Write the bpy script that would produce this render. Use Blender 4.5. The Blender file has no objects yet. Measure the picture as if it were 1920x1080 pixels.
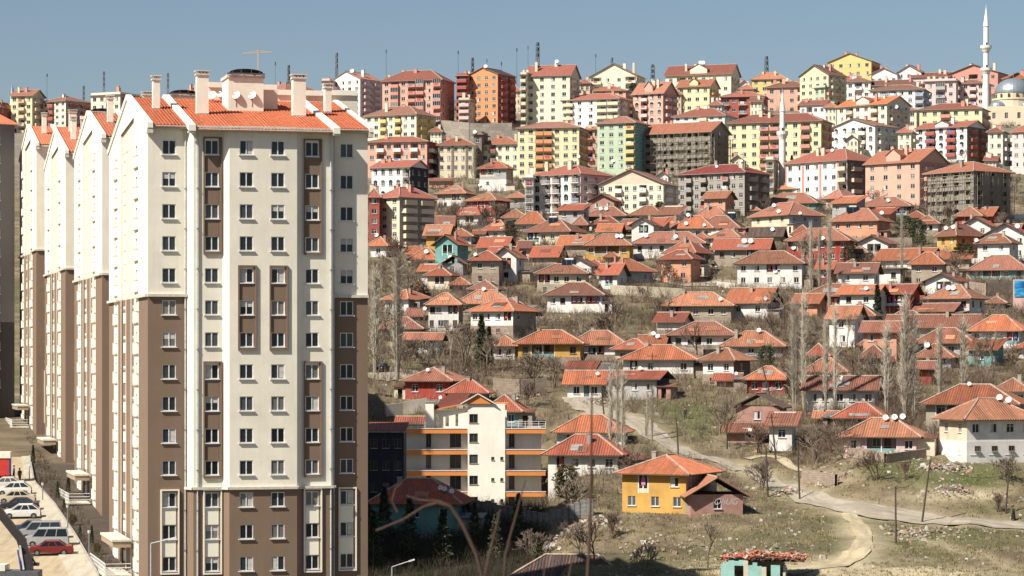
import bpy, math, random
import numpy as np
from mathutils import Vector, Matrix
rnd = random.Random(7)
SC = bpy.context.scene
COL = SC.collection
F = 5000.0            # focal length in photograph pixels
HX, HY = 960.0, 665.0 # principal column, horizon row
# ------------------------------------------------------------ camera, sky, sun, exposure
cd = bpy.data.cameras.new('camera'); cam = bpy.data.objects.new('camera', cd); COL.objects.link(cam)
cd.sensor_width = 36.0; cd.lens = 36.0*F/1920.0; cd.shift_y = (HY-540.0)/1920.0
cd.clip_start = 1.0; cd.clip_end = 12000.0
cam.location = (0, 0, 0); cam.rotation_euler = (math.radians(90), 0, 0)
cd.dof.use_dof = True; cd.dof.focus_distance = 400.0; cd.dof.aperture_fstop = 2.6
SC.camera = cam
SUN = Vector((0.55, 0.42, -0.72)).normalized()
wd = bpy.data.worlds.new('World'); SC.world = wd; wd.use_nodes = True
nt = wd.node_tree; bg = nt.nodes['Background']
sky = nt.nodes.new('ShaderNodeTexSky'); sky.sky_type = 'NISHITA'; sky.sun_disc = False
sky.sun_elevation = math.asin(-SUN.z)
sky.sun_rotation = math.atan2(-SUN.x, -SUN.y)
sky.altitude = 900; sky.air_density = 1.0; sky.dust_density = 2.2; sky.ozone_density = 1.3
nt.links.new(sky.outputs[0], bg.inputs[0]); bg.inputs[1].default_value = 0.055
sd = bpy.data.lights.new('sun', 'SUN'); so = bpy.data.objects.new('sun', sd); COL.objects.link(so)
sd.energy = 5.0; sd.angle = math.radians(0.5); sd.color = (1.0, 0.93, 0.82)
so.rotation_euler = SUN.to_track_quat('-Z', 'Y').to_euler(); so.location = (-200, -100, 300)
SC.view_settings.view_transform = 'Standard'; SC.view_settings.look = 'None'
SC.view_settings.gamma = 1.0; SC.view_settings.use_curve_mapping = False
SC.view_settings.exposure = 0.68
# ------------------------------------------------------------ materials
MATS = {}
def newmat(name):
    m = bpy.data.materials.new(name); m.use_nodes = True
    return m, m.node_tree, m.node_tree.nodes['Principled BSDF']
def N(t, k, **kw):
    n = t.nodes.new(k)
    for a, v in kw.items():
        if a.startswith('i_'): n.inputs[int(a[2:])].default_value = v
        else: setattr(n, a, v)
    return n
def c4(c): return (c[0], c[1], c[2], 1)
def ramp(t, fac, stops):
    r = N(t, 'ShaderNodeValToRGB'); e = r.color_ramp.elements
    while len(e) < len(stops): e.new(0.5)
    for i, (p, c) in enumerate(stops): e[i].position = p; e[i].color = c4(c) if len(c) == 3 else c
    t.links.new(fac, r.inputs[0]); return r.outputs[0]
def mix(t, fac, a, b, mode='MIX'):
    m = N(t, 'ShaderNodeMix', data_type='RGBA', blend_type=mode)
    for s, v in ((0, fac), (6, a), (7, b)):
        if isinstance(v, (int, float)): m.inputs[s].default_value = v
        elif isinstance(v, (tuple, list)): m.inputs[s].default_value = c4(v)
        else: t.links.new(v, m.inputs[s])
    return m.outputs[2]
def noise(t, co, scale, detail=4, rough=.6):
    n = N(t, 'ShaderNodeTexNoise'); n.inputs['Scale'].default_value = scale; n.inputs['Detail'].default_value = detail
    n.inputs['Roughness'].default_value = rough
    if co is not None: t.links.new(co, n.inputs[0])
    return n.outputs[0]
def mapping(t, out, sc):
    m = N(t, 'ShaderNodeMapping'); m.inputs[3].default_value = sc; t.links.new(out, m.inputs[0]); return m.outputs[0]
def bump(t, b, h, strength, dist=.05):
    n = N(t, 'ShaderNodeBump'); n.inputs['Strength'].default_value = strength; n.inputs['Distance'].default_value = dist
    t.links.new(h, n.inputs['Height']); t.links.new(n.outputs[0], b.inputs['Normal'])
def plain(col, rough=.7, metal=0.0, var=.12, sc=3.0):
    k = ('plain', tuple(col), rough, metal, var, sc)
    if k in MATS: return MATS[k]
    m, t, b = newmat('paint'); tc = N(t, 'ShaderNodeTexCoord')
    n = noise(t, tc.outputs['Object'], sc)
    d = tuple(c*(1-var*2) for c in col)
    t.links.new(ramp(t, n, [(.35, d), (.65, col)]), b.inputs['Base Color'])
    b.inputs['Roughness'].default_value = rough; b.inputs['Metallic'].default_value = metal
    MATS[k] = m; return m
def plaster(col, dirt=.35, band=None):
    """painted render: soft cloudy fading, rain streaks and small patches of bare plaster"""
    k = ('plaster', tuple(col), dirt)
    if k in MATS: return MATS[k]
    m, t, b = newmat('plaster'); tc = N(t, 'ShaderNodeTexCoord'); oi = N(t, 'ShaderNodeObjectInfo')
    add = N(t, 'ShaderNodeVectorMath', operation='ADD')
    t.links.new(tc.outputs['Object'], add.inputs[0])
    sc = N(t, 'ShaderNodeVectorMath', operation='SCALE'); sc.inputs[3].default_value = 50
    t.links.new(oi.outputs['Location'], sc.inputs[0]); t.links.new(sc.outputs[0], add.inputs[1])
    co = add.outputs[0]
    n1 = noise(t, co, .35, 5); n2 = noise(t, mapping(t, co, (2.2, 2.2, .18)), 1.0, 4); n3 = noise(t, co, 1.6, 6, .7)
    dk = tuple(c*(1-.45*dirt) for c in col)
    g = tuple(.5*c+.5*x for c, x in zip(col, (.30, .26, .21)))
    a = mix(t, ramp(t, n1, [(.35, (0,0,0)), (.7, (1,1,1))]), col, dk)
    a = mix(t, ramp(t, n2, [(.5, (0,0,0)), (.75, (dirt,)*3)]), a, g)
    a = mix(t, ramp(t, n3, [(.62, (0,0,0)), (.70, (dirt,)*3)]), a, g)
    t.links.new(a, b.inputs['Base Color']); b.inputs['Roughness'].default_value = .85
    bump(t, b, n3, .25, .03)
    MATS[k] = m; return m
def masonry(name, c1, c2, mortar, bw, bh):
    k = ('mas', name)
    if k in MATS: return MATS[k]
    m, t, b = newmat(name); tc = N(t, 'ShaderNodeTexCoord')
    br = N(t, 'ShaderNodeTexBrick'); br.inputs['Scale'].default_value = 1; br.inputs['Brick Width'].default_value = bw
    br.inputs['Row Height'].default_value = bh; br.inputs['Mortar Size'].default_value = .02
    br.inputs['Color1'].default_value = c4(c1); br.inputs['Color2'].default_value = c4(c2); br.inputs['Mortar'].default_value = c4(mortar)
    n0 = N(t, 'ShaderNodeTexNoise'); n0.inputs['Scale'].default_value = 2.0; t.links.new(tc.outputs['UV'], n0.inputs[0])
    v = N(t, 'ShaderNodeVectorMath', operation='SCALE'); v.inputs[3].default_value = .25 if name == 'stone' else .03
    t.links.new(n0.outputs[1], v.inputs[0])
    ad = N(t, 'ShaderNodeVectorMath', operation='ADD'); t.links.new(tc.outputs['UV'], ad.inputs[0]); t.links.new(v.outputs[0], ad.inputs[1])
    t.links.new(ad.outputs[0], br.inputs[0])
    n = noise(t, tc.outputs['UV'], .9, 5)
    t.links.new(mix(t, ramp(t, n, [(.4, (0,0,0)), (.7, (.6,.6,.6))]), br.outputs[0], tuple(x*.6 for x in c1)), b.inputs['Base Color'])
    b.inputs['Roughness'].default_value = .95
    bump(t, b, br.outputs[1], -.6, .04)
    MATS[k] = m; return m
def tiles(col, old=.5):
    """clay tiles; UV is metres along the eave and up the slope"""
    k = ('tiles', tuple(col), old)
    if k in MATS: return MATS[k]
    m, t, b = newmat('clay_tiles'); tc = N(t, 'ShaderNodeTexCoord'); oi = N(t, 'ShaderNodeObjectInfo')
    br = N(t, 'ShaderNodeTexBrick'); br.inputs['Scale'].default_value = 1; br.inputs['Brick Width'].default_value = .36
    br.inputs['Row Height'].default_value = .38; br.inputs['Mortar Size'].default_value = .02; br.offset = 0
    br.inputs['Color1'].default_value = c4(col); br.inputs['Color2'].default_value = c4([c*.72 for c in col]); br.inputs['Mortar'].default_value = c4([c*.5 for c in col])
    t.links.new(tc.outputs['UV'], br.inputs[0])
    ad = N(t, 'ShaderNodeVectorMath', operation='ADD'); t.links.new(tc.outputs['Object'], ad.inputs[0]); t.links.new(oi.outputs['Location'], ad.inputs[1])
    n1 = noise(t, ad.outputs[0], .6, 6, .65); n2 = noise(t, ad.outputs[0], 2.2, 5, .7)
    ln = noise(t, mapping(t, tc.outputs['UV'], (2.4, .12, 1)), 1.0, 3)
    a = mix(t, ramp(t, n1, [(.38, (0,0,0)), (.72, (.75*old,)*3)]), br.outputs[0], tuple(c*.45+.03 for c in col))
    a = mix(t, ramp(t, n2, [(.58, (0,0,0)), (.72, (.8*old,)*3)]), a, (.30, .21, .15))
    a = mix(t, ramp(t, ln, [(.46, (0,0,0)), (.66, (.85*old,)*3)]), a, (.17, .085, .055))
    hs = N(t, 'ShaderNodeHueSaturation'); t.links.new(a, hs.inputs['Color'])
    mr = N(t, 'ShaderNodeMapRange'); mr.inputs[3].default_value = .58; mr.inputs[4].default_value = 1.18
    t.links.new(oi.outputs['Random'], mr.inputs[0]); t.links.new(mr.outputs[0], hs.inputs['Value'])
    t.links.new(hs.outputs[0], b.inputs['Base Color']); b.inputs['Roughness'].default_value = .85
    w = N(t, 'ShaderNodeTexWave', bands_direction='X'); w.inputs['Scale'].default_value = .95
    t.links.new(tc.outputs['UV'], w.inputs[0])
    bump(t, b, w.outputs['Fac'], .9, .09)
    MATS[k] = m; return m
def glass():
    if 'glass' in MATS: return MATS['glass']
    m, t, b = newmat('window_glass'); oi = N(t, 'ShaderNodeObjectInfo')
    t.links.new(ramp(t, oi.outputs['Random'], [(.0, (.006, .010, .014)), (.55, (.022, .032, .040)), (.8, (.07, .08, .085)), (1, (.2, .19, .17))]), b.inputs['Base Color'])
    b.inputs['Roughness'].default_value = .08; b.inputs['IOR'].default_value = 1.45
    MATS['glass'] = m; return m
COLR = dict(sX=(.27,.25,.21), W=(.74,.72,.68), C=(.64,.57,.42), Y=(.58,.33,.075), R=(.36,.05,.032), S=(.64,.30,.18), P=(.66,.44,.41), G=(.40,.39,.38),
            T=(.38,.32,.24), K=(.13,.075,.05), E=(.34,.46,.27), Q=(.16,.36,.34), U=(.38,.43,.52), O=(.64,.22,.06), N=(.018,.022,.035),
            M=(.34,.27,.44), X=(.33,.30,.26), D=(.155,.105,.072), L=(.70,.60,.28), V=(.74,.68,.52), H=(.50,.60,.62), J=(.60,.20,.15), Z=(.64,.50,.38))
def wallmat(code, dirt=.5):
    if code == 'B': return masonry('brick_wall', (.42,.17,.12), (.33,.12,.08), (.36,.29,.25), .24, .09)
    if code == 's': return masonry('stone', (.36,.29,.22), (.25,.19,.15), (.15,.12,.10), .42, .26)
    return plaster(COLR[code], dirt)
ROOFC = dict(o=(.54,.165,.070), r=(.44,.105,.055), q=(.47,.19,.10), w=(.34,.13,.085), d=(.20,.022,.020), p=(.46,.19,.13), b=(.40,.15,.09), k=(.06,.04,.035), g=(.30,.29,.27), y=(.60,.17,.06))
# ------------------------------------------------------------ mesh builder
class MB:
    def __init__(s): s.v=[]; s.f=[]; s.m=[]; s.uv=[]; s.mats=[]
    def mi(s, m):
        if m not in s.mats: s.mats.append(m)
        return s.mats.index(m)
    def face(s, pts, m, uv=None):
        n=len(s.v); s.v.extend([tuple(p) for p in pts]); s.f.append(tuple(range(n, n+len(pts)))); s.m.append(s.mi(m))
        s.uv.extend(uv if uv else [(0,0)]*len(pts))
    def box(s, x0, x1, y0, y1, z0, z1, m, top=None):
        a=[(x0,y0),(x1,y0),(x1,y1),(x0,y1)]
        for i in range(4):
            p,q=a[i],a[(i+1)%4]; L=math.hypot(q[0]-p[0], q[1]-p[1]); o=i*7.3
            s.face([(p[0],p[1],z0),(q[0],q[1],z0),(q[0],q[1],z1),(p[0],p[1],z1)], m, [(o,z0),(o+L,z0),(o+L,z1),(o,z1)])
        s.face([(x0,y0,z1),(x1,y0,z1),(x1,y1,z1),(x0,y1,z1)], top or m, [(x0,y0),(x1,y0),(x1,y1),(x0,y1)])
        s.face([(x0,y1,z0),(x1,y1,z0),(x1,y0,z0),(x0,y0,z0)], m)
    def tube(s, p, q, r0, r1, m, n=4, cap=False):
        p=Vector(p); q=Vector(q); d=(q-p)
        if d.length < 1e-6: return
        d.normalize(); a=d.orthogonal().normalized(); b=d.cross(a)
        base=len(s.v)
        for (c, r) in ((p, r0), (q, r1)):
            for i in range(n):
                an=2*math.pi*i/n; w=c+a*(r*math.cos(an))+b*(r*math.sin(an)); s.v.append((w.x, w.y, w.z))
        k=s.mi(m)
        for i in range(n):
            j=(i+1)%n; s.f.append((base+i, base+j, base+n+j, base+n+i)); s.m.append(k); s.uv.extend([(0,0)]*4)
        if cap:
            s.f.append(tuple(base+n+i for i in range(n))); s.m.append(k); s.uv.extend([(0,0)]*n)
            s.f.append(tuple(base+n-1-i for i in range(n))); s.m.append(k); s.uv.extend([(0,0)]*n)
    def bar(s, p, q, w, h, m):
        """square bar from p to q, w wide across, h high"""
        p=Vector(p); q=Vector(q); d=(q-p).normalized(); up=Vector((0,0,1))
        if abs(d.z) > .95: up=Vector((0,1,0))
        a=d.cross(up).normalized()*w/2; b=a.cross(d).normalized()*h/2
        c=[p-a-b,p+a-b,p+a+b,p-a+b,q-a-b,q+a-b,q+a+b,q-a+b]
        for f in ((0,1,5,4),(1,2,6,5),(2,3,7,6),(3,0,4,7),(0,3,2,1),(4,5,6,7)): s.face([c[i] for i in f], m)
    def lathe(s, prof, m, n=20, c=(0,0)):
        for (r0,z0),(r1,z1) in zip(prof, prof[1:]):
            for i in range(n):
                a=2*math.pi*i/n; b=2*math.pi*(i+1)/n
                P=lambda r,z,t:(c[0]+r*math.cos(t), c[1]+r*math.sin(t), z)
                if r1 < 1e-4: s.face([P(r0,z0,a),P(r0,z0,b),P(r1,z1,a)], m)
                elif r0 < 1e-4: s.face([P(r0,z0,a),P(r1,z1,b),P(r1,z1,a)], m)
                else: s.face([P(r0,z0,a),P(r0,z0,b),P(r1,z1,b),P(r1,z1,a)], m)
    def wall(s, o, xd, nrm, W, z0, z1, holes, m, depth=.16, reveal=None, u0=0):
        """vertical wall plane with real openings and reveals. o: origin at its left end, xd: along, nrm: outward"""
        o=Vector(o); xd=Vector(xd); nrm=Vector(nrm); reveal=reveal or m
        P=lambda x,z,d=0: o+xd*x+Vector((0,0,z))-nrm*d
        xs=sorted({0,W}|{h[0] for h in holes}|{h[1] for h in holes}); zs=sorted({z0,z1}|{h[2] for h in holes}|{h[3] for h in holes})
        for j in range(len(zs)-1):
            zc=(zs[j]+zs[j+1])/2; run=None
            for i in range(len(xs)):
                solid = i < len(xs)-1 and not any(h[0] < (xs[i]+xs[i+1])/2 < h[1] and h[2] < zc < h[3] for h in holes)
                if solid and run is None: run=xs[i]
                if not solid and run is not None:
                    a,b,c,d=run,xs[i],zs[j],zs[j+1]
                    s.face([P(a,c),P(b,c),P(b,d),P(a,d)], m, [(u0+a,c),(u0+b,c),(u0+b,d),(u0+a,d)]); run=None
        for a,b,c,d in holes:
            s.face([P(a,c),P(a,d),P(a,d,depth),P(a,c,depth)], reveal); s.face([P(b,c,depth),P(b,d,depth),P(b,d),P(b,c)], reveal)
            s.face([P(a,d),P(b,d),P(b,d,depth),P(a,d,depth)], reveal); s.face([P(a,c,depth),P(b,c,depth),P(b,c),P(a,c)], reveal)
    def mesh(s, name):
        me=bpy.data.meshes.new(name); me.from_pydata(s.v, [], s.f)
        for m in s.mats: me.materials.append(m)
        me.polygons.foreach_set('material_index', s.m)
        if any(u != (0,0) for u in s.uv[:400]):
            ul=me.uv_layers.new(name='UVMap'); ul.data.foreach_set('uv', [c for u in s.uv for c in u])
        me.update(); return me
    def build(s, name, parent=None, loc=None, rz=None, **kw):
        return link(name, s.mesh(name), parent, loc, rz, **kw)
def link(name, me, parent=None, loc=None, rz=None, label=None, cat=None, group=None, kind=None, scale=None):
    o=bpy.data.objects.new(name, me); COL.objects.link(o)
    if parent is not None: o.parent=parent
    if loc is not None: o.location=loc
    if rz is not None: o.rotation_euler=(0,0,rz)
    if scale is not None: o.scale=scale
    if label: o['label']=label
    if cat: o['category']=cat
    if group: o['group']=group
    if kind: o['kind']=kind
    return o
def text_mesh(body,size,parent,loc,rot,col,shear=0,extrude=.008):
    cu=bpy.data.curves.new('t','FONT'); cu.body=body; cu.size=size; cu.shear=shear; cu.extrude=extrude
    t=bpy.data.objects.new('t',cu); COL.objects.link(t); bpy.context.view_layer.update()
    me=bpy.data.meshes.new_from_object(t.evaluated_get(bpy.context.evaluated_depsgraph_get())); me.materials.clear(); me.materials.append(plain(col,.8))
    bpy.data.objects.remove(t); bpy.data.curves.remove(cu)
    o=link('lettering',me,parent,loc); o['kind']='stuff'; o.rotation_euler=rot; return o
def thing(name, label, cat, loc, rz=0, group=None): return link(name, None, None, loc, rz, label, cat, group)
LABELS=set()
# ------------------------------------------------------------ terrain
def vnoise(x, y, seed=0):
    xi=np.floor(x).astype(np.int64); yi=np.floor(y).astype(np.int64); fx=x-xi; fy=y-yi
    fx=fx*fx*(3-2*fx); fy=fy*fy*(3-2*fy)
    def h(a,b):
        n=(a*374761393+b*668265263+seed*974634777)&0xffffffff
        n=((n^(n>>13))*1274126177)&0xffffffff
        return ((n^(n>>16))&0xffff)/65535.0
    return (h(xi,yi)*(1-fx)+h(xi+1,yi)*fx)*(1-fy)+(h(xi,yi+1)*(1-fx)+h(xi+1,yi+1)*fx)*fy
def fbm(x,y,sc,o=4,seed=0):
    t=0;a=1;n=0
    for i in range(o): t=t+a*(vnoise(x/sc*2**i,y/sc*2**i,seed+i)-.5); n+=a; a*=.5
    return t/n
def prof(rows):
    Ys=[r[1] for r in rows]; Zs=[(HY-r[0])/F*r[1] for r in rows]
    return np.array(Ys,float), np.array(Zs,float)
TOP=[(700,458),(650,492),(600,530),(550,568),(500,608),(460,645),(420,690),(400,730),(370,780),(340,830),(300,885),(260,940),(230,985),(200,1040),(180,1080),(160,1120),(140,1180),(120,1260)]
MAIN=prof([(1150,262),(1080,285),(1000,312),(960,330),(900,352),(850,375),(800,398),(750,425)]+TOP)
RGT=prof([(1150,266),(1080,286),(1030,303),(985,322),(970,327),(930,334),(900,340),(868,348),(830,368),(800,385),(750,415)]+TOP)
LOWT=prof([(1150,288),(1100,300),(1060,314),(1000,332),(960,350),(950,372),(900,386),(850,396),(800,408),(750,425)]+TOP)
CREST=([-400,0,400,700,1000,1300,1600,1920,2400],[225,225,205,200,178,160,138,150,150])
def xline(Y): return -32.5-.247*(Y-238)
def base_z(X,Y):
    X=np.asarray(X,float); Y=np.asarray(Y,float)
    u=HX+F*X/np.maximum(Y,30)
    zm=np.interp(Y,*MAIN); zr=np.interp(Y,*RGT)
    w=np.clip((u-1480)/180,0,1); w=w*w*(3-2*w); z=zm*(1-w)+zr*w
    zl=np.interp(Y,*LOWT); wq=np.clip((1110-u)/110,0,1); wq=wq*wq*(3-2*wq); z=z*(1-wq)+zl*wq
    # far side: crest then gentle fall
    cr=np.interp(u,*CREST); zt=np.interp(Y,*MAIN)
    rows=np.array([t[0] for t in TOP][::-1],float); yr=np.array([t[1] for t in TOP][::-1],float)
    zc=(HY-cr)/F*np.interp(cr,rows,yr)+2
    k=3.0; z=np.where(Y>880,-k*np.log(np.exp(-z/k)+np.exp(-zc/k)),z)
    z=z-np.clip(Y-1230,0,4000)*.05
    # housing estate plane on the left
    zp=-19.5+(Y-270)*.07
    d=X-xline(Y)
    wl=np.clip((26-d)/24,0,1); wl=wl*wl*(3-2*wl)*np.clip((520-Y)/90,0,1)
    z=z*(1-wl)+zp*wl
    n=fbm(X,Y,34,4,3)*3.0*np.clip((Y-300)/120,0,1)*(1-wl)+fbm(X,Y,7,4,11)*.9*(1-wl*.95)+fbm(X,Y,2.4,2,17)*.22*(1-wl)
    n=n+(fbm(X,Y,5,4,41)*1.3+fbm(X*.6+Y*.4,Y*.5-X*.3,2.2,2,43)*.35)*np.clip((u-1060)/80,0,1)*np.clip((400-Y)/30,0,1)
    n=n*np.clip((Y-240)/30,.0,1)
    return z+n
US=np.concatenate([np.arange(-3000,-200,200),np.arange(-200,2120,7.0),np.arange(2120,5001,240)])
YS=np.concatenate([np.arange(16,240,14),np.arange(240,640,1.5),np.arange(640,1260,3.0),np.geomspace(1260,2600,14)])
GU,GY=np.meshgrid(US,YS); GX=(GU-HX)/F*GY
GZ=base_z(GX,GY)
def height(X,Y):
    u=HX+F*X/Y
    i=np.clip(np.searchsorted(YS,Y)-1,0,len(YS)-2); j=np.clip(np.searchsorted(US,u)-1,0,len(US)-2)
    a=min(max((Y-YS[i])/(YS[i+1]-YS[i]),0),1); b=min(max((u-US[j])/(US[j+1]-US[j]),0),1)
    return float((GZ[i,j]*(1-b)+GZ[i,j+1]*b)*(1-a)+(GZ[i+1,j]*(1-b)+GZ[i+1,j+1]*b)*a)
def dist(px,py):
    """metres to the first ground met along the line of sight through a photograph pixel"""
    k=(HY-py)/F; ux=(px-HX)/F; Y=244.0
    while Y<1240:
        if height(ux*Y,Y)>=k*Y:
            lo,hi=Y-3,Y
            for _ in range(6):
                m=(lo+hi)/2
                if height(ux*m,m)>=k*m: hi=m
                else: lo=m
            return hi
        Y+=3
    return 1150.0
def ground(px,py):
    Y=dist(px,py); X=(px-HX)/F*Y; return Vector((X,Y,height(X,Y)))
def gz(X,Y): return Vector((X,Y,height(X,Y)))
PADS=[]

BUILT={}; NICKOF={}
# what stands next to what, for the labels
def relation(px,Y,used,prefix,rel=None):
    """a true, unused phrase that says which building the thing is next to"""
    c=[]
    for nick,b in BUILT.items():
        x0,xc,x1=b['num'][:3]; mid=(x0+x1)/2; Yf=b['fr']['Yf']; dx=max(x0-px,px-x1,0); d=dx+abs(Y-Yf)*.55; c.append((d,nick,x0,x1,Yf))
    c.sort()
    for d,nick,x0,x1,Yf in c[:40]:
        w='left of' if px<x0 else 'right of' if px>x1 else ('in front of' if Y<Yf else 'behind')
        lab='%s %s the %s'%(prefix,w,nick)
        if len(lab.split())>16: continue
        if lab not in used: used.add(lab); return lab
    return prefix
USED=set()
def cut16(s): return ' '.join(s.split()[:16])
# ------------------------------------------------------------ shared window and balcony meshes
WHITE=plain((.78,.77,.74),.5); DARKFRAME=plain((.16,.10,.07),.6); GLASS=glass()
METAL=plain((.30,.31,.32),.45,.6); RIDGE=plain((.42,.31,.24),.9,0,.2,2.0); CONC=plain((.36,.34,.30),.9,0,.15,1.2)
CURTAIN=plain((.55,.53,.50),.9)
WM={}
def window_mesh(w,h,style=0):
    k=(round(w,1),round(h,1),style)
    if k in WM: return WM[k]
    w,h=k[0],k[1]; b=MB(); fr=DARKFRAME if style%4==3 else WHITE; t=.07; x=w/2
    for (a0,a1,c0,c1) in ((-x,-x+t,0,h),(x-t,x,0,h),(-x+t,x-t,0,t),(-x+t,x-t,h-t,h)): b.box(a0,a1,-.05,.02,c0,c1,fr)
    n=2 if w<1.7 else 3
    for i in range(1,n):
        c=-x+w*i/n; b.box(c-.035,c+.035,-.045,.02,t,h-t,fr)
    if style%4==1: b.box(-x+t,x-t,-.04,.02,h*.68,h*.68+.05,fr)
    b.face([(-x+t,0,t),(x-t,0,t),(x-t,0,h-t),(-x+t,0,h-t)],GLASS)
    if style%4==2: b.face([(-x+t,-.01,t),(-x+w*.42,-.01,t),(-x+w*.42,-.01,h-t),(-x+t,-.01,h-t)],CURTAIN)
    b.box(-x-.06,x+.06,-.26,-.051,-.06,.0,WHITE if style!=3 else CONC)
    WM[k]=b.mesh('window'); return WM[k]
BM={}
def balcony_mesh(w,d,mat,glazed=False,rail=False):
    k=(round(w,1),d,mat.name,glazed,rail)
    if k in BM: return BM[k]
    w=k[0]; b=MB(); x=w/2
    b.box(-x,x,-d,0,-.16,0,mat)
    if rail:
        b.bar((-x+.03,-d+.03,.95),(x-.03,-d+.03,.95),.06,.06,WHITE)
        b.bar((-x+.03,-d+.03,.5),(x-.03,-d+.03,.5),.05,.05,WHITE)
        n=max(3,int(w/.35))
        for i in range(n+1): b.bar((-x+.03+(w-.06)*i/n,-d+.03,0),(-x+.03+(w-.06)*i/n,-d+.03,.95),.05,.05,WHITE)
    else:
        b.box(-x,x,-d,-d+.1,0.002,.95,mat); b.box(-x,-x+.1,-d+.1,0,0.002,.95,mat); b.box(x-.1,x,-d+.1,0,0.002,.95,mat)
        b.box(-x-.03,x+.03,-d-.03,-d+.13,.952,1.0,WHITE)
    if glazed:
        for i in range(5):
            c=-x+.05+(w-.1)*i/4; b.bar((c,-d+.05,1.0),(c,-d+.05,2.6),.07,.07,WHITE)
        b.face([(-x+.06,-d+.06,1.0),(x-.06,-d+.06,1.0),(x-.06,-d+.06,2.6),(-x+.06,-d+.06,2.6)],GLASS)
    BM[k]=b.mesh('balcony'); return BM[k]
# ------------------------------------------------------------ roofs
def clip_range(poly,a):
    lo,hi=None,None
    for (p,q) in zip(poly,poly[1:]+poly[:1]):
        if (p[0]-a)*(q[0]-a)<=0 and abs(p[0]-q[0])>1e-9:
            t=(a-p[0])/(q[0]-p[0]); b=p[1]+(q[1]-p[1])*t
            lo=b if lo is None else min(lo,b); hi=b if hi is None else max(hi,b)
    return lo,hi
def roof_plane(mb,pts,m,ribs=0,stone=None):
    """pts: first edge is the eave, counter-clockwise from above"""
    P=[Vector(p) for p in pts]; e=(P[1]-P[0]).normalized(); n=e.cross(P[2]-P[0]).normalized(); u=n.cross(e)
    uv=[((p-P[0]).dot(e),(p-P[0]).dot(u)) for p in P]; mb.face(P,m,uv)
    if ribs:
        lo=min(q[0] for q in uv); hi=max(q[0] for q in uv); a=lo+ribs/2
        while a<hi:
            b0,b1=clip_range(uv,a)
            if b0 is not None and b1-b0>.25:
                w=ribs*.3; hgt=.07+rnd.random()*.02
                A=P[0]+e*(a-w)+u*(b0-.03); B=P[0]+e*(a+w)+u*(b0-.03); T=P[0]+e*a+u*(b0-.03)+n*hgt; s=u*(b1-b0)
                mb.face([A,T,T+s,A+s],m,[(a,b0),(a,b0),(a,b1),(a,b1)]); mb.face([T,B,B+s,T+s],m,[(a,b0),(a,b0),(a,b1),(a,b1)])
                mb.face([A,B,T],m)
            a+=ribs*(.96+rnd.random()*.08)
def make_roof(kind,W,D,H,R,oh,m,under,ribs=0,caps=True,sag=0):
    """returns (roof MB, ridge cap MB or None)"""
    mb=MB(); cp=MB(); x,y=W/2+oh,D/2+oh; T=.13; Z=H
    slope=R/max(.5,(min(W,D) if kind=='h' else (D if kind=='gx' else W))/2)
    ze=Z-oh*min(slope,.6)*.5
    def fasc(loop):
        for p,q in zip(loop,loop[1:]+loop[:1]):
            mb.face([(p[0],p[1],p[2]-T),(q[0],q[1],q[2]-T),q,p],under)
        mb.face([(p[0],p[1],p[2]-T) for p in loop[::-1]],under)
    A,B,C,Dd=(-x,-y,ze),(x,-y,ze),(x,y,ze),(-x,y,ze); zr=Z+R; segs=[]
    if kind=='h':
        if W>=D:
            r=x-y*.92; E=(-r,0,zr); G=(r,0,zr)
            roof_plane(mb,[A,B,G,E],m,ribs); roof_plane(mb,[B,C,G],m,ribs); roof_plane(mb,[C,Dd,E,G],m,0); roof_plane(mb,[Dd,A,E],m,ribs)
            segs=[(E,G),(A,E),(B,G),(C,G),(Dd,E)]
        else:
            r=y-x*.92; E=(0,-r,zr); G=(0,r,zr)
            roof_plane(mb,[A,B,E],m,ribs); roof_plane(mb,[B,C,G,E],m,ribs); roof_plane(mb,[C,Dd,G],m,0); roof_plane(mb,[Dd,A,E,G],m,ribs)
            segs=[(E,G),(A,E),(B,E),(C,G),(Dd,G)]
        fasc([A,B,C,Dd])
    elif kind=='gx':
        E=(-x,0,zr); G=(x,0,zr); roof_plane(mb,[A,B,G,E],m,ribs); roof_plane(mb,[C,Dd,E,G],m,0); segs=[(E,G)]
        dn=lambda p:(p[0],p[1],p[2]-T)
        for a,b in ((A,B),(C,Dd),(B,G),(G,C),(Dd,E),(E,A)): mb.face([dn(a),dn(b),b,a],under)
        mb.face([dn(E),dn(G),dn(B),dn(A)],under); mb.face([dn(G),dn(E),dn(Dd),dn(C)],under)
    elif kind=='gy':
        E=(0,-y,zr); G=(0,y,zr); roof_plane(mb,[B,C,G,E],m,ribs); roof_plane(mb,[Dd,A,E,G],m,ribs); segs=[(E,G)]
        dn=lambda p:(p[0],p[1],p[2]-T)
        for a,b in ((A,E),(E,B),(B,C),(C,G),(G,Dd),(Dd,A)): mb.face([dn(a),dn(b),b,a],under)
        mb.face([dn(A),dn(Dd),dn(G),dn(E)],under); mb.face([dn(E),dn(G),dn(C),dn(B)],under)
    elif kind=='s':
        C=(x,y,Z+R); Dd=(-x,y,Z+R); roof_plane(mb,[A,B,C,Dd],m,ribs); fasc([A,B,C,Dd])
    else:
        mb.box(-x,x,-y,y,Z-.05,Z+.22,under)
    if caps and segs:
        for p,q in segs: cp.tube(Vector(p)+Vector((0,0,.03)),Vector(q)+Vector((0,0,.03)),.15,.15,RIDGE,5)
        return mb,cp
    return mb,None
# ------------------------------------------------------------ buildings from their outlines: rows of figures

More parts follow.
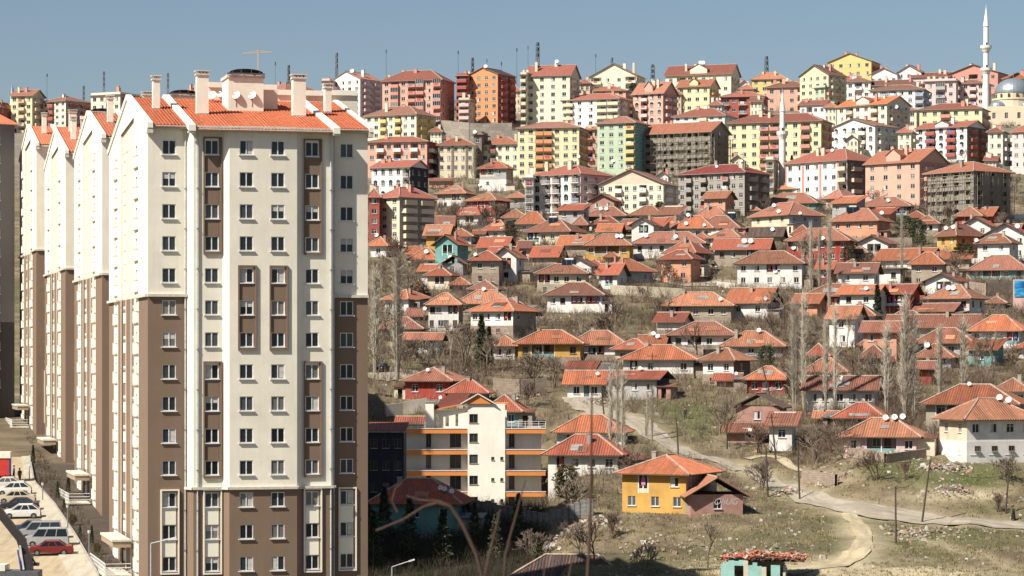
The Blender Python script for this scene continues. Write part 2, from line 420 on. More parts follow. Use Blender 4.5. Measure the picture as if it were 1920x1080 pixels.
def parse(text):
    out=[]
    for ln in text.strip().splitlines():
        ln=ln.strip()
        if not ln or ln[0]=='#': continue
        a,nick=ln.split('|'); t=a.split(); num=[float(v) for v in t[:6]]; rest=t[6:]
        o={}
        for k in rest:
            if ':' in k: kk,v=k.split(':'); o[kk]=v
            else: o.setdefault('pos',[]).append(k)
        out.append((num,o,nick.strip()))
    return out
def place(num,o,dmin,dmax,ext=0):
    x0,xc,x1,yR,yE,yB=num; yB+=ext; pc=(x0+x1)/2
    Yf=dist(pc,yB) if 'Y' not in o else float(o['Y'])
    s=F/Yf; pos=o['pos']; left='lf' in pos
    f=(xc-x0)/s; g=(x1-xc)/s
    if left: f,g=g,f
    D=float(o['D']) if 'D' in o else min(dmax,max(dmin,(f+g)*.72))
    if g*s<4: th=rnd.uniform(-.06,.06); W=f+g
    else:
        if g>D*.8: D=min(g/.75,dmax*1.5)
        th=math.asin(min(.9,g/D)); W=f/max(.35,math.cos(th))
        th=th if left else -th
    W=max(W,2.2); half=(D*math.cos(th)+W*abs(math.sin(th)))/2
    Yc=Yf+half; k=Yc/Yf; W*=k; Xc=(pc-HX)/F*Yc
    z0=height((pc-HX)/F*Yf,Yf)
    zE=(HY-yE)/F*Yf; R=max(.25,(HY-yR)/F*(Yf+half)-zE)
    o['frame']=dict(Xc=Xc,Yc=Yc,Yf=Yf,W=W,D=D,th=th-math.atan2(Xc,Yc),z0=z0,H=zE-z0,R=R,half=half,s=s)
    PADS.append((Xc,Yc,max(W,D)*.55+1.0,z0))
    return o['frame']
def openings(W,H,n,ns,sh,ww,wh,top,skip=()):
    hs=[]
    for k in range(ns):
        zc=H-top-k*sh
        for i in range(n):
            c=W*(i+.5)/n
            if (i in skip): continue
            hs.append((c-ww/2,c+ww/2,zc-wh/2,zc+wh/2))
    return hs
def gable_fill(mb,kind,W,D,H,R,m):
    if kind=='gx':
        for sx in (-1,1):
            x=sx*W/2; p=[(x,-D/2*sx*-1 if 0 else -D/2,H),(x,D/2,H),(x,0,H+R)]
            if sx<0: p=[p[1],p[0],p[2]]
            mb.face(p,m,[(0,0),(D,0),(D/2,R)])
    elif kind=='gy':
        for sy in (-1,1):
            y=sy*D/2; p=[(-W/2,y,H),(W/2,y,H),(0,y,H+R)]
            if sy>0: p=[p[1],p[0],p[2]]
            mb.face(p,m,[(0,0),(W,0),(W/2,R)])
    elif kind=='s':
        mb.face([(-W/2,D/2,H),(-W/2,D/2,H+R),(-W/2,-D/2,H)],m); mb.face([(W/2,-D/2,H),(W/2,D/2,H+R),(W/2,D/2,H)],m)
        mb.face([(W/2,D/2,H),(W/2,D/2,H+R),(-W/2,D/2,H+R),(-W/2,D/2,H)],m)
CAT={}
def build_block(num,o,nick):
    global COLR
    keep=dict(COLR); COLR.update(BCOL)
    try: return _block(num,o,nick)
    finally: COLR=keep
RB=dict(r=(.40,.125,.085),o=(.50,.18,.10),b=(.34,.15,.105))
BCOL=dict(Y=(.68,.50,.20),O=(.60,.26,.115),S=(.64,.36,.27),R=(.36,.085,.065),L=(.70,.63,.38),J=(.56,.25,.20),P=(.68,.50,.47),E=(.42,.52,.37),D=(.20,.15,.12))  # paler walls for the far blocks, distance haze put into the colour
def _block(num,o,nick):
    """apartment block: walls with real openings, windows, balconies, roof, chimneys"""
    fr=o['frame']; W,D,H,R=fr['W'],fr['D'],fr['H'],fr['R']; ns=int(o['pos'][0]); nc=int(o['pos'][1]); rk=o['pos'][2]; rc=o['pos'][3]; wc=o['pos'][4]
    vis=(num[5]-num[4])/fr['s']; sh=vis/ns
    ns2=ns+1 if H>vis+2 else ns
    root=thing(nick_name(nick),nick,'apartment block',(fr['Xc'],fr['Yc'],fr['z0']),fr['th'],'apartment blocks on the hillside')
    wm=wallmat(wc,.3); sw=wallmat(o['sw'],.3) if 'sw' in o else wm; bmc=wallmat(o.get('bc',wc),.25)
    bal=[int(v) for v in o['b'].split(',')] if 'b' in o else []
    ww=min(1.5,W/nc*.5); wh=min(1.35,sh*.5); top=sh*.5
    big='X' in wc
    hs=openings(W,H,nc,ns2,sh,ww,wh,top,bal)
    bh=[]
    bw=min(W/nc*.92,4.5)
    for k in range(ns2):
        for i in bal:
            c=W*(i+.5)/nc; z=H-(k+1)*sh+.2; bh.append((c-bw/2,c+bw/2,z,z+sh*.8))
    mb=MB(); A=(-W/2,-D/2,0); base=-5.0
    ex=(1,0,0)
    mb.wall(A,ex,(0,-1,0),W,base,H,[h for h in hs],wm,.14) if not bh else mb.wall(A,ex,(0,-1,0),W,base,H,hs+bh,wm,.14)
    for a,b,c,d in bh: # loggia back wall and sides
        mb.box(-W/2+a-.01,-W/2+b+.01,-D/2+.14,-D/2+1.3,c-.1,c,bmc); y=-D/2+1.3
        mb.face([(-W/2+a,y,c),(-W/2+b,y,c),(-W/2+b,y,d),(-W/2+a,y,d)],wm)
        mb.face([(-W/2+a,-D/2+.14,c),(-W/2+a,-D/2+.14,d),(-W/2+a,y,d),(-W/2+a,y,c)],wm)
        mb.face([(-W/2+b,y,c),(-W/2+b,y,d),(-W/2+b,-D/2+.14,d),(-W/2+b,-D/2+.14,c)],wm)
        mb.face([(-W/2+a,-D/2+.14,d),(-W/2+b,-D/2+.14,d),(-W/2+b,y,d),(-W/2+a,y,d)],wm)
    nsd=max(2,int(D/3.6)); wws=min(1.4,D/nsd*.45)
    hsd=openings(D,H,nsd,ns2,sh,wws,wh,top)
    mb.wall((W/2,-D/2,0),(0,1,0),(1,0,0),D,base,H,hsd,sw,.14,u0=30)
    mb.wall((-W/2,D/2,0),(0,-1,0),(-1,0,0),D,base,H,hsd,sw,.14,u0=60)
    mb.box(-W/2,W/2,D/2-.1,D/2,base,H,wm)
    gable_fill(mb,rk,W,D,H,R*.82,wallmat(o['gc'],.3) if 'gc' in o else wm)
    mb.build('wall',root)
    if 'band' in o:
        bb=MB(); bc=wallmat(o['band'],.2)
        for k in range(ns2): bb.box(-W/2-.06,W/2+.06,-D/2-.06,-D/2-.003,H-(k+1)*sh,H-(k+1)*sh+.3,bc)
        for k in range(ns2): bb.box(W/2+.003,W/2+.06,-D/2,D/2,H-(k+1)*sh,H-(k+1)*sh+.3,bc)
        bb.build('floor_band',root)
    if 'pil' in o:
        bc=wallmat(o['pil'],.2)
        for i in range(nc+1):
            if i%2==0 or nc<4:
                bb=MB(); c=-W/2+W*i/nc; bb.box(max(-W/2,c-.35),min(W/2,c+.35),-D/2-.16,-D/2-.003,base,H-.05,bc); bb.build('pilaster',root)
    blank=o['pos'][4]=='sX'
    sty=rnd.randrange(2)
    for a,b,c,d in hs:
        if blank: continue
        link('window',window_mesh(b-a,d-c,rnd.choice((sty,sty,0,2))),root,(-W/2+(a+b)/2,-D/2+.11,c))
    for (a,b,c,d) in hsd:
        if fr['th']<.05 and not blank:
            link('window',window_mesh(b-a,d-c,sty),root,(W/2-.11,-D/2+(a+b)/2,c),math.pi/2)
        if fr['th']>.12 and not blank:
            link('window',window_mesh(b-a,d-c,sty),root,(-W/2+.11,D/2-(a+b)/2,c),-math.pi/2)
    gl='gl' in o['pos']; rail='rl' in o['pos']
    for a,b,c,d in bh:
        link('balcony',balcony_mesh(bw,.9,bmc,gl and rnd.random()<.5,rail),root,(-W/2+(a+b)/2,-D/2-.004,c))
        link('balcony_door',window_mesh(min(2.2,bw*.6),sh*.72,rnd.choice((0,1,3))),root,(-W/2+(a+b)/2,-D/2+1.28,c+.02))
        if rnd.random()<.3 and fr['s']>4.5:
            w_=MB(); cm=plain(rnd.choice(((.5,.12,.12),(.15,.2,.45),(.75,.73,.7),(.3,.4,.5))),.9); xx=-W/2+(a+b)/2
            for q in range(3): w_.box(xx-.8+q*.5,xx-.4+q*.5,-D/2-.96,-D/2-.93,c+.2+rnd.random()*.3,c+1.15,cm)
            w_.build('washing',root)
    if 'bs' in o['pos'] or 'bl' in o['pos']:
        for side in ((1,) if 'bs' in o['pos'] else ())+((-1,) if 'bl' in o['pos'] else ()):
            for k in range(ns2):
                for q in ((.5,) if D<9 else (.27,.73)):
                    zz=H-(k+1)*sh+.15; wv=min(3.8,D*.36)
                    link('balcony',balcony_mesh(wv,1.1,bmc,gl and rnd.random()<.4,rail),root,(side*(W/2+.004),-D/2+D*q,zz),side*math.pi/2)
    if 'arch' in o['pos']:
        for k in range(ns2):
            for i in range(nc):
                ab=MB(); c=-W/2+W*(i+.5)/nc; z=H-top-k*sh+wh/2; r=ww/2+.18
                for q in range(8):
                    a0=math.pi*q/8; a1=math.pi*(q+1)/8
                    for (p,t) in (((a0,a1),0),):
                        P=lambda a,rr:(c+rr*math.cos(a),-D/2-.08,z-.1+rr*math.sin(a)*.8)
                        ab.face([P(a1,r-.18),P(a0,r-.18),P(a0,r),P(a1,r)][::-1],WHITE)
                        ab.face([P(a1,.02),P(a0,.02),P(a0,r-.18),P(a1,r-.18)][::-1],GLASS)
                ab.build('arch',root)
    under=plain((.30,.27,.23),.8)
    R*=.82
    rb,cp=make_roof(rk,W,D,H,R,float(o.get('oh',.7)),tiles(RB.get(rc,ROOFC[rc]),.5),under,0,rk!='f')
    ro=rb.build('roof',root)
    if cp: cp.build('ridge_cap',ro)
    if rk=='f':
        pb=MB()
        for (a,b,c,d) in ((-W/2,W/2,-D/2,-D/2+.2),(-W/2,W/2,D/2-.2,D/2),(-W/2,-W/2+.2,-D/2+.2,D/2-.2),(W/2-.2,W/2,-D/2+.2,D/2-.2)): pb.box(a,b,c,d,H+.222,H+1.0,wm)
        pb.build('parapet',root)
    for q in range(int(o.get('ch',2))):
        cb=MB(); cx=rnd.uniform(-.38,.38)*W; cy=rnd.uniform(-.3,.05)*D; zb=H+(R*.2 if rk!='f' else 0); zt=H+R+rnd.uniform(.3,1.2); w=rnd.uniform(.35,.6)
        cm=rnd.choice((wm,wallmat('J',.3),wallmat('C',.3))); cb.box(cx-w,cx+w,cy-.35,cy+.35,zb,zt,cm); cb.box(cx-w-.08,cx+w+.08,cy-.43,cy+.43,zt,zt+.12,CONC)
        cb.build('chimney',ro)
    if 'dorm' in o['pos']:
        db=MB(); w=W*.26; db.box(-w/2,w/2,-D/2+.5,-D/2+4,H,H+R*.55,wm)
        db.face([(-w/2,-D/2+.5,H+R*.55),(w/2,-D/2+.5,H+R*.55),(0,-D/2+.5,H+R*.95)],wm)
        db.face([(-w/2-.3,-D/2+.2,H+R*.5),(0,-D/2+.2,H+R),(0,-D/2+5,H+R),(-w/2-.3,-D/2+5,H+R*.5)][::-1],tiles(ROOFC[rc],.35))
        db.face([(w/2+.3,-D/2+.2,H+R*.5),(0,-D/2+.2,H+R),(0,-D/2+5,H+R),(w/2+.3,-D/2+5,H+R*.5)],tiles(ROOFC[rc],.35))
        db.build('dormer',ro)
    BUILT[nick]=dict(num=num,fr=fr,root=root); NICKOF[root.name]=nick
    return root
def nick_name(n): return 'apartment_block'
def build_house(num,o,nick):
    fr=o['frame']; W,D,H,R=fr['W'],fr['D'],fr['H'],fr['R']; rk,rc,wc=o['pos'][0],o['pos'][1],o['pos'][2]
    if rc=='o': rc=rnd.choice('ooooqqrw')
    if rc=='b': rc=rnd.choice('bbwq')
    near=fr['s']>10.2
    root=thing('house' if W>4.5 else 'shed',nick,'house' if W>4.5 else 'shed',(fr['Xc'],fr['Yc'],fr['z0']),fr['th'],'tiled houses on the slope')
    oh=float(o.get('oh',.85)); W=max(2,W-2*.32); D=max(2,D-2*.4)
    wm=wallmat(wc,.75); sw=wallmat(o['sw'],.7) if 'sw' in o else wm
    ns=max(1,int((H+.6)/2.75)); sh=2.8 if ns==1 else min(2.9,(H-.15)/ns); top=1.35 if ns==1 else sh*.47
    if H<2.6: top=max(.9,H/2)
    n=int(o['n']) if 'n' in o else max(1,min(5,int(W/2.9)))
    ww=1.05; wh=1.2 if H>2.3 else .9
    ver=[float(v) for v in o['v'].split(',')] if 'v' in o else None
    hs=[h for h in openings(W,H,n,ns,sh,ww,wh,top) if h[2]>.2]
    hs=[(a+j,b+j,c,d) for (a,b,c,d) in hs for j in (rnd.uniform(-.25,.25),)]
    hs=[(max(.2,a),min(W-.2,b),c,d) for a,b,c,d in hs]
    vh=None
    if ver:
        vh=(W*ver[0]+.05,W*ver[1]-.05,max(.15,H-2.6),H-.15); hs=[h for h in hs if h[1]<vh[0]-.1 or h[0]>vh[1]+.1 or h[3]<vh[2]-.1]
    dh=None
    if 'door' in o['pos']:
        dx=W*float(o.get('dx',.8)); dh=(dx-.45,dx+.45,.1,2.1); hs=[h for h in hs if h[1]<dh[0]-.1 or h[0]>dh[1]+.1 or h[2]>dh[3]+.1]
    hb=H*float(o['st']) if 'st' in o else None
    mb=MB(); allh=hs+([vh] if vh else [])+([dh] if dh else [])
    if hb: # upper floor keeps clear of the stone base split
        hs=[h for h in hs if h[2]>hb+.1 or h[3]<hb-.1]; allh=hs+([vh] if vh else [])
        dh=None
    mb.wall((-W/2,-D/2,0),(1,0,0),(0,-1,0),W,-4,H,allh,wm,.16)
    nsd=max(1,int(D/3.2)); hsd=[h for h in openings(D,H,nsd,ns,sh,.95,wh,top) if h[2]>.2 and not (hb and h[2]<hb+.1<h[3]+.2)]
    if 'blind' in o['pos']: hsd=[]
    mb.wall((W/2,-D/2,0),(0,1,0),(1,0,0),D,-4,H,hsd,sw,.16,u0=20); mb.wall((-W/2,D/2,0),(0,-1,0),(-1,0,0),D,-4,H,hsd,sw,.16,u0=40)
    mb.box(-W/2,W/2,D/2-.1,D/2,-4,H,wm)
    if vh:
        a,b,c,d=vh; y=-D/2+1.7; x0=-W/2+a; x1=-W/2+b; y0=-D/2+.16
        mb.face([(x0,y,c),(x1,y,c),(x1,y,d),(x0,y,d)],sw); mb.face([(x0,y0,c),(x1,y0,c),(x1,y,c),(x0,y,c)],CONC)
        mb.face([(x0,y0,c),(x0,y0,d),(x0,y,d),(x0,y,c)],sw); mb.face([(x1,y,c),(x1,y,d),(x1,y0,d),(x1,y0,c)],sw); mb.face([(x0,y0,d),(x1,y0,d),(x1,y,d),(x0,y,d)],CONC)
    if 'open' not in o['pos'] : gable_fill(mb,rk,W,D,H,R*.97,wm)
    mb.build('wall',root)
    if hb:
        sb=MB(); sm=wallmat(o.get('sc','s'),.7); sb.box(-W/2-.08,W/2+.08,-D/2-.08,D/2+.08,-4,hb,sm); sb.build('stone_base',root)
        for i in range(max(1,n-1)):
            if hb>1.6: link('window',window_mesh(.8,.7,3),root,(-W/2+W*(i+.6)/n,-D/2-.09,hb-1.3))
    st=rnd.choice((0,1,3))
    for a,b,c,d in hs: link('window',window_mesh(b-a,d-c,rnd.choice((st,st,0,2))),root,(-W/2+(a+b)/2,-D/2+.12,c))
    for a,b,c,d in hsd:
        link('window',window_mesh(b-a,d-c,st),root,(W/2-.12,-D/2+(a+b)/2,c),math.pi/2)
        if fr['th']>.2: link('window',window_mesh(b-a,d-c,st),root,(-W/2+.12,D/2-(a+b)/2,c),-math.pi/2)
    if dh:
        d_=MB(); a,b,c,d=dh; dm=plain(rnd.choice(((.12,.06,.04),(.10,.16,.15),(.28,.05,.04))),.6); d_.box(a,b,.08,.14,c,d,dm); d_.box(b-.16,b-.1,.04,.079,1.0,1.1,METAL); d_.build('door',root,(-W/2,-D/2,0))
    if vh:
        a,b,c,d=vh; k=max(2,int((b-a)/2.2))
        for i in range(k+1):
            p=MB(); xx=-W/2+a+.08+(b-a-.16)*i/k; p.box(xx-.07,xx+.07,-D/2+.02,-D/2+.15,c,d,rnd.choice((WHITE,DARKFRAME)) if 0 else WHITE); p.build('post',root)
        rl=MB(); rl.box(-W/2+a+.16,-W/2+b-.16,-D/2+.05,-D/2+.1,c+.85,c+.93,DARKFRAME); rl.box(-W/2+a+.16,-W/2+b-.16,-D/2+.06,-D/2+.09,c+.02,c+.6,wallmat(rnd.choice('WTCQ'),.6)); rl.build('railing',root)
        link('door',window_mesh(.9,2.0,3),root,(-W/2+(a+b)/2+.6,-D/2+1.68,c+.02))
        link('window',window_mesh(1.1,1.1,0),root,(-W/2+(a+b)/2-.9,-D/2+1.68,c+.8))
        if rnd.random()<.6:
            w_=MB()
            for q in range(int(b-a)):
                cm=plain(rnd.choice(((.5,.1,.1),(.12,.2,.5),(.75,.73,.7),(.2,.35,.3),(.5,.2,.4))),.9); xx=-W/2+a+.5+q; w_.box(xx,xx+.55,-D/2-.05,-D/2-.03,c+1.0,c+1.9,cm)
            w_.build('washing',root)
    under=plain((.14,.10,.07),.9)
    rb,cp=make_roof(rk,W,D,H,R,oh,tiles(ROOFC[rc],float(o.get('old',.8))),under,.36 if near else 0)
    ro=rb.build('roof',root)
    if cp: cp.build('ridge_cap',ro)
    if rk in 'hgxgy' and rnd.random()<.7 and 'noch' not in o['pos']:
        cb=MB(); cx=rnd.uniform(-.3,.3)*W; cy=rnd.uniform(-.3,.2)*D; zt=H+R+rnd.uniform(.1,.7); cb.box(cx-.28,cx+.28,cy-.28,cy+.28,H,zt,wallmat(rnd.choice('BTX'),.5)); cb.box(cx-.34,cx+.34,cy-.34,cy+.34,zt,zt+.1,CONC); cb.build('chimney',ro)
    if 'noch' not in o['pos'] and W>5:
        if rnd.random()<.55:   # lean-to against one side
            sd=rnd.choice((-1,1)); aw=rnd.uniform(1.8,3.2); ad=rnd.uniform(2.6,4.2); ah=min(H-.3,rnd.uniform(1.9,2.3)); x0=W/2+.02 if sd>0 else -W/2-aw-.02; y0=-D/2+rnd.uniform(-.6,1.5); am=wallmat(rnd.choice('TWsBXC'),.8)
            a=MB(); dw=rnd.random()<.6; a.wall((x0,y0,0),(1,0,0),(0,-1,0),aw,-3,ah,[(aw*.3,aw*.3+.8,.05,1.7)] if dw else [],am,.6,plain((.03,.025,.02),.9)); a.wall((x0+aw,y0,0),(0,1,0),(1,0,0),ad,-3,ah,[],am); a.wall((x0,y0+ad,0),(0,-1,0),(-1,0,0),ad,-3,ah,[],am)
            if dw: a.face([(x0+aw*.3,y0+.6,.05),(x0+aw*.3+.8,y0+.6,.05),(x0+aw*.3+.8,y0+.6,1.7),(x0+aw*.3,y0+.6,1.7)],plain((.06,.04,.03),.9))
            a.build('annexe_wall',root); rm=rnd.choice((tiles(ROOFC['b'],.9),tiles(ROOFC['w'],.9),plain((.30,.29,.27),.6,.3,.25,1.0))); a=MB()
            z1=ah+.1; z2=ah+.55; P=[(x0-.25,y0-.35,z1),(x0+aw+.25,y0-.35,z1),(x0+aw+.25,y0+ad,z2),(x0-.25,y0+ad,z2)]; roof_plane(a,P,rm,.36 if near else 0)
            dn=[(p[0],p[1],p[2]-.1) for p in P]
            for i_ in range(4): a.face([dn[i_],dn[(i_+1)%4],P[(i_+1)%4],P[i_]],under)
            a.face(dn[::-1],under); a.build('annexe_roof',root)
        if rnd.random()<.5:    # terrace of stone or concrete with a step
            tm=rnd.choice((wallmat('s'),CONC,wallmat('X',.6))); a=MB(); tw=W*rnd.uniform(.4,.9); tx0=rnd.uniform(-W/2,W/2-tw); tdp=rnd.uniform(1.2,2.4)
            a.box(tx0,tx0+tw,-D/2-tdp,-D/2-.1,-3,rnd.uniform(.0,.25),tm); a.build('terrace',root)
            a=MB()
            for k in range(4): a.box(tx0+.2,tx0+1.2,-D/2-tdp-.3*(k+1),-D/2-tdp-.3*k-.002,-3,-.02-.2*k,tm)
            a.build('steps',root)
        if rk in ('h','gx') and (rk=='gx' or W>=D):   # patched roof
            for _ in range(rnd.choice((0,1,1,2))):
                yy=D/2+oh; t0=rnd.uniform(.08,.5); t1=t0+rnd.uniform(.15,.35); xc=rnd.uniform(-.3,.3)*(W-D*.6 if rk=='h' else W); wq=rnd.uniform(.6,1.6); ze_=H-oh*min(R/max(.5,D/2 if rk=='gx' else min(W,D)/2),.6)*.5; zt_=lambda t:ze_+t*(H+R-ze_)+.10
                a=MB(); a.face([(xc-wq,-yy*(1-t0),zt_(t0)),(xc+wq,-yy*(1-t0),zt_(t0)),(xc+wq,-yy*(1-t1),zt_(t1)),(xc-wq,-yy*(1-t1),zt_(t1))],rnd.choice((tiles((.26,.12,.08),.9),tiles((.60,.26,.14),.4),plain((.36,.34,.31),.6,.3,.2,1.0))),[(0,0),(2*wq,0),(2*wq,1.5),(0,1.5)]); a.build('roof_patch',ro)
    BUILT[nick]=dict(num=num,fr=fr,root=root); NICKOF[root.name]=nick
    return root
BLOCKS=parse('''
-10 -2 21 190 200 238 3 2 h r R | far left block with red walls at the edge of the skyline
21 60 83 166 178 236 4 3 gx p L bs b:1 bc:Z | yellow block beside the small grey minaret on the far left
81 123 171 178 188 236 4 4 h b V b:1 bc:R bs sw:G | cream block with a dark red balcony column on the left skyline
171 225 262 166 177 236 4 4 f b V b:2 bc:S bs sw:S | flat roofed cream block with salmon side above the leftmost gable
333 360 400 163 175 236 4 3 h o S | tiled salmon block just behind the tower roof and left chimney
500 535 600 153 168 236 5 4 h b S ch:3 | low tiled block on the skyline right of the rooftop lift house
604 618 632 150 152 210 4 2 f b P bs | narrow pinkish terrace block at the left of the white gabled block
623 675 717 133 147 208 5 4 gy p W bs bc:P sw:P oh:.4 | white block with pink edged gable front left on the skyline
717 827 852 128 148 232 6 7 h r S b:1,3,4,6 bc:J sw:J gl | large coral red block with stacked glazed balconies
856 876 890 134 142 231 7 1 f r R b:0 bc:R | narrow dark red balcony wing left of the bright orange block
877 933 967 126 138 232 7 4 gy k O bs bc:R sw:R oh:.5 ch:1 | tall bright orange block with a dark edged gable
977 986 1000 134 140 226 6 1 f b C b:0 | slim cream balcony wing left of the tall pale block
985 1068 1087 118 140 227 6 4 gx r V bs ch:4 | tall pale cream block with red roof and twin chimneys on the skyline
1100 1173 1187 160 169 202 3 4 h o S bc:C bs b:1 | low salmon block with orange roof behind the white mid rise
1107 1193 1210 117 141 172 2 4 gy y V bs b:0,3 bc:V | pale cream gabled block near the middle of the skyline
1055 1160 1187 173 184 235 4 5 h r W b:0,3,4 bc:C bs sw:P | white mid rise with cream balconies below the tall pale block
1187 1243 1270 150 174 233 4 4 gx p S b:1 arch sw:J bs bc:P dorm | coral pink block with a small dormer and white window stripes
1248 1370 1387 118 138 175 2 6 gx r V b:1,2 bs bc:Z dorm | wide cream block with long balconies on the skyline right of centre
1270 1330 1348 146 161 209 3 4 gx o L bs bc:Y dorm | small bright yellow block with orange balconies
1352 1433 1440 170 180 214 2 5 h r R b:0,2,4 bc:W rl | maroon and white block with open railed balconies
1410 1473 1480 133 147 172 2 4 h o Y | yellow hip roofed block high on the skyline
1438 1513 1523 150 162 196 2 4 h b S b:3 bc:P bs | salmon block with brownish hip roof behind the slim minaret
1500 1547 1560 186 195 216 1 4 gx r W b:1 bc:P | low white block with pink balconies beside the minaret tip
1500 1553 1587 120 139 205 5 4 gy b L bs bc:C | pale yellow block with wide gable left of the yellow skyline gable
1553 1633 1650 99 114 160 3 5 gy b Y bs bc:R oh:.6 ch:2 | yellow block with the highest gable on the right skyline
1527 1547 1577 158 164 206 3 2 f b E bs bc:S sw:Y | narrow olive green and ochre block under the pale yellow gable
1590 1727 1740 148 158 186 2 9 h b Z b:2,5,6 bc:V | long low beige block with brown roof on the right skyline
1631 1682 1690 126 139 160 1 4 gy p W | small white gabled villa high on the right skyline
1682 1727 1740 121 135 160 2 3 gy r W ch:3 | grey white gabled house with three chimneys on the skyline
1706 1780 1790 134 143 165 1 6 gx r P ch:4 | low pink row with many red chimneys on the skyline
1780 1870 1890 120 135 170 2 5 gy d J b:2 ch:3 | dark red gabled block just left of the tall minaret top
1633 1731 1742 157 167 222 4 6 h b W b:1,2,5 bc:U bs sw:U | white block with blue trimmed balconies below the beige row
1735 1792 1800 146 152 200 3 3 f b P b:1 bc:G gl bs | pink block with dark glazed penthouse left of the tall minaret
1790 1845 1858 148 155 197 3 4 h p P b:2 bc:P | pink block touching the tall minaret on its left
1882 1925 1935 134 146 200 3 3 h y C | cream block with yellow roof at the right edge behind the dome
685 780 817 196 213 258 3 7 h b V b:2,4 bc:J sw:Y bs bc:Y | cream block with a brown hip roof and ochre shaded side
690 800 822 254 264 324 3 7 h r S b:1,3,5 bc:W bs sw:R | salmon block with white balcony lines beside the tower edge
697 768 803 298 312 374 3 5 gx r W arch sw:N b:4 bc:W rl | white block with arched windows and a black blank gable side
692 711 716 352 368 462 5 1 h r R | dark red strip block directly beside the brown tower
711 749 815 348 368 462 6 2 h r C bs bc:C sw:X ch:4 | cream corner block with deep side balconies near the tower
822 888 896 256 271 322 3 5 h o C pil:D ch:2 | cream and brown block left of the bare stair tower
888 903 915 246 252 320 3 1 f b D ch:0 | brown flat topped stair tower between two cream wings
903 972 985 254 269 321 3 5 h o V b:1 bc:D ch:2 | cream wing right of the brown stair tower
971 1085 1103 226 238 344 7 7 h b L b:2,3 bc:J bs bc:O ch:2 | big yellow block with orange balconies and laundry
1100 1124 1130 236 242 302 3 2 gx o S b:0 bc:J | narrow orange block squeezed between yellow and green blocks
1120 1190 1216 216 229 317 6 4 h b E b:3 bc:Y sw:Q ch:1 | pale green block with yellow balcony corner
1263 1358 1382 200 216 236 2 6 h r W b:3 bc:Z | low white block with broad red roof above the scaffolded block
1207 1330 1366 226 246 324 5 8 gx o sX ch:1 sw:sX D:14 oh:1.0 | unfinished grey block under scaffolding right of the green block
998 1088 1147 306 325 398 4 5 h r W b:1,2,4 bc:W arch sw:P bs rl pil:P | white block with arched loggias and pink shaded side
985 999 1004 320 334 396 4 1 f b W b:0 bc:W rl | white balcony stack on the left flank of the arched loggia block
1122 1243 1272 314 344 394 3 8 gy b V b:2,5 bc:W bs gc:Z ch:1 | cream block with a broad tan gable in the middle rows
1272 1395 1443 305 322 392 4 9 h d X b:1,3,6 bc:X sw:D bs ch:3 | grey brown block under a dark red roof
1367 1538 1560 210 226 312 5 9 h r L b:3,4,7 bc:J sw:Y bs ch:3 | long yellow block with pink balcony recesses behind the slim minaret
1473 1587 1645 276 299 362 3 7 h r W pil:J sw:D bs b:6 bc:Z ch:3 | white block with coral pilasters right of the slim minaret
1436 1450 1459 294 300 352 3 1 f b V b:0 bc:W rl | short white balcony stack touching the slim minaret base
1570 1662 1706 180 194 274 5 6 gx y V b:1,4 bc:Z bs dorm ch:3 | cream block with orange gable dormer and stepped terraces
1560 1640 1684 221 235 286 3 5 gy b W arch b:3 bc:V bs | white block with round arched windows under a shallow gable
1725 1840 1853 191 203 254 3 6 h r L b:2 bc:J bs | yellow block with red roof left of the mosque
1717 1812 1849 226 237 293 4 5 gx r W b:1,3 bc:R bs arch dorm sw:D | white block with maroon balconies and twin arched gables
1623 1723 1776 276 302 376 4 4 gx o S bs bc:S sw:J dorm ch:4 | salmon pink block with orange roof and blank side gable
1898 1930 1960 232 245 316 4 2 h r P bl bc:W ch:1 | pink block at the right edge below the mosque
1739 1825 1894 300 319 420 6 4 h o sX sw:sX D:14 oh:1.0 ch:1 | tall grey block wrapped in scaffolding near the right edge
1087 1106 1112 148 155 215 3 2 h r Z bs | narrow beige block wedged right of the tall pale block
1684 1708 1718 238 247 303 3 2 h r V bs | slim cream block squeezed left of the maroon balcony block
1655 1718 1730 196 206 240 2 4 h b C b:1 bc:Z | beige block half hidden behind the stepped cream terraces
1387 1412 1420 158 166 205 3 2 h r V bs | small cream block right of the wide skyline block
1587 1632 1640 143 152 185 2 3 h b W b:1 | low white block directly under the yellow skyline gable
1853 1880 1890 238 246 300 3 2 h r V bs bc:W | cream block under the mosque terrace
860 880 890 178 188 236 4 1 f b Z b:0 bc:P | shadowy beige block filling the gap left of the dark red wing
''')
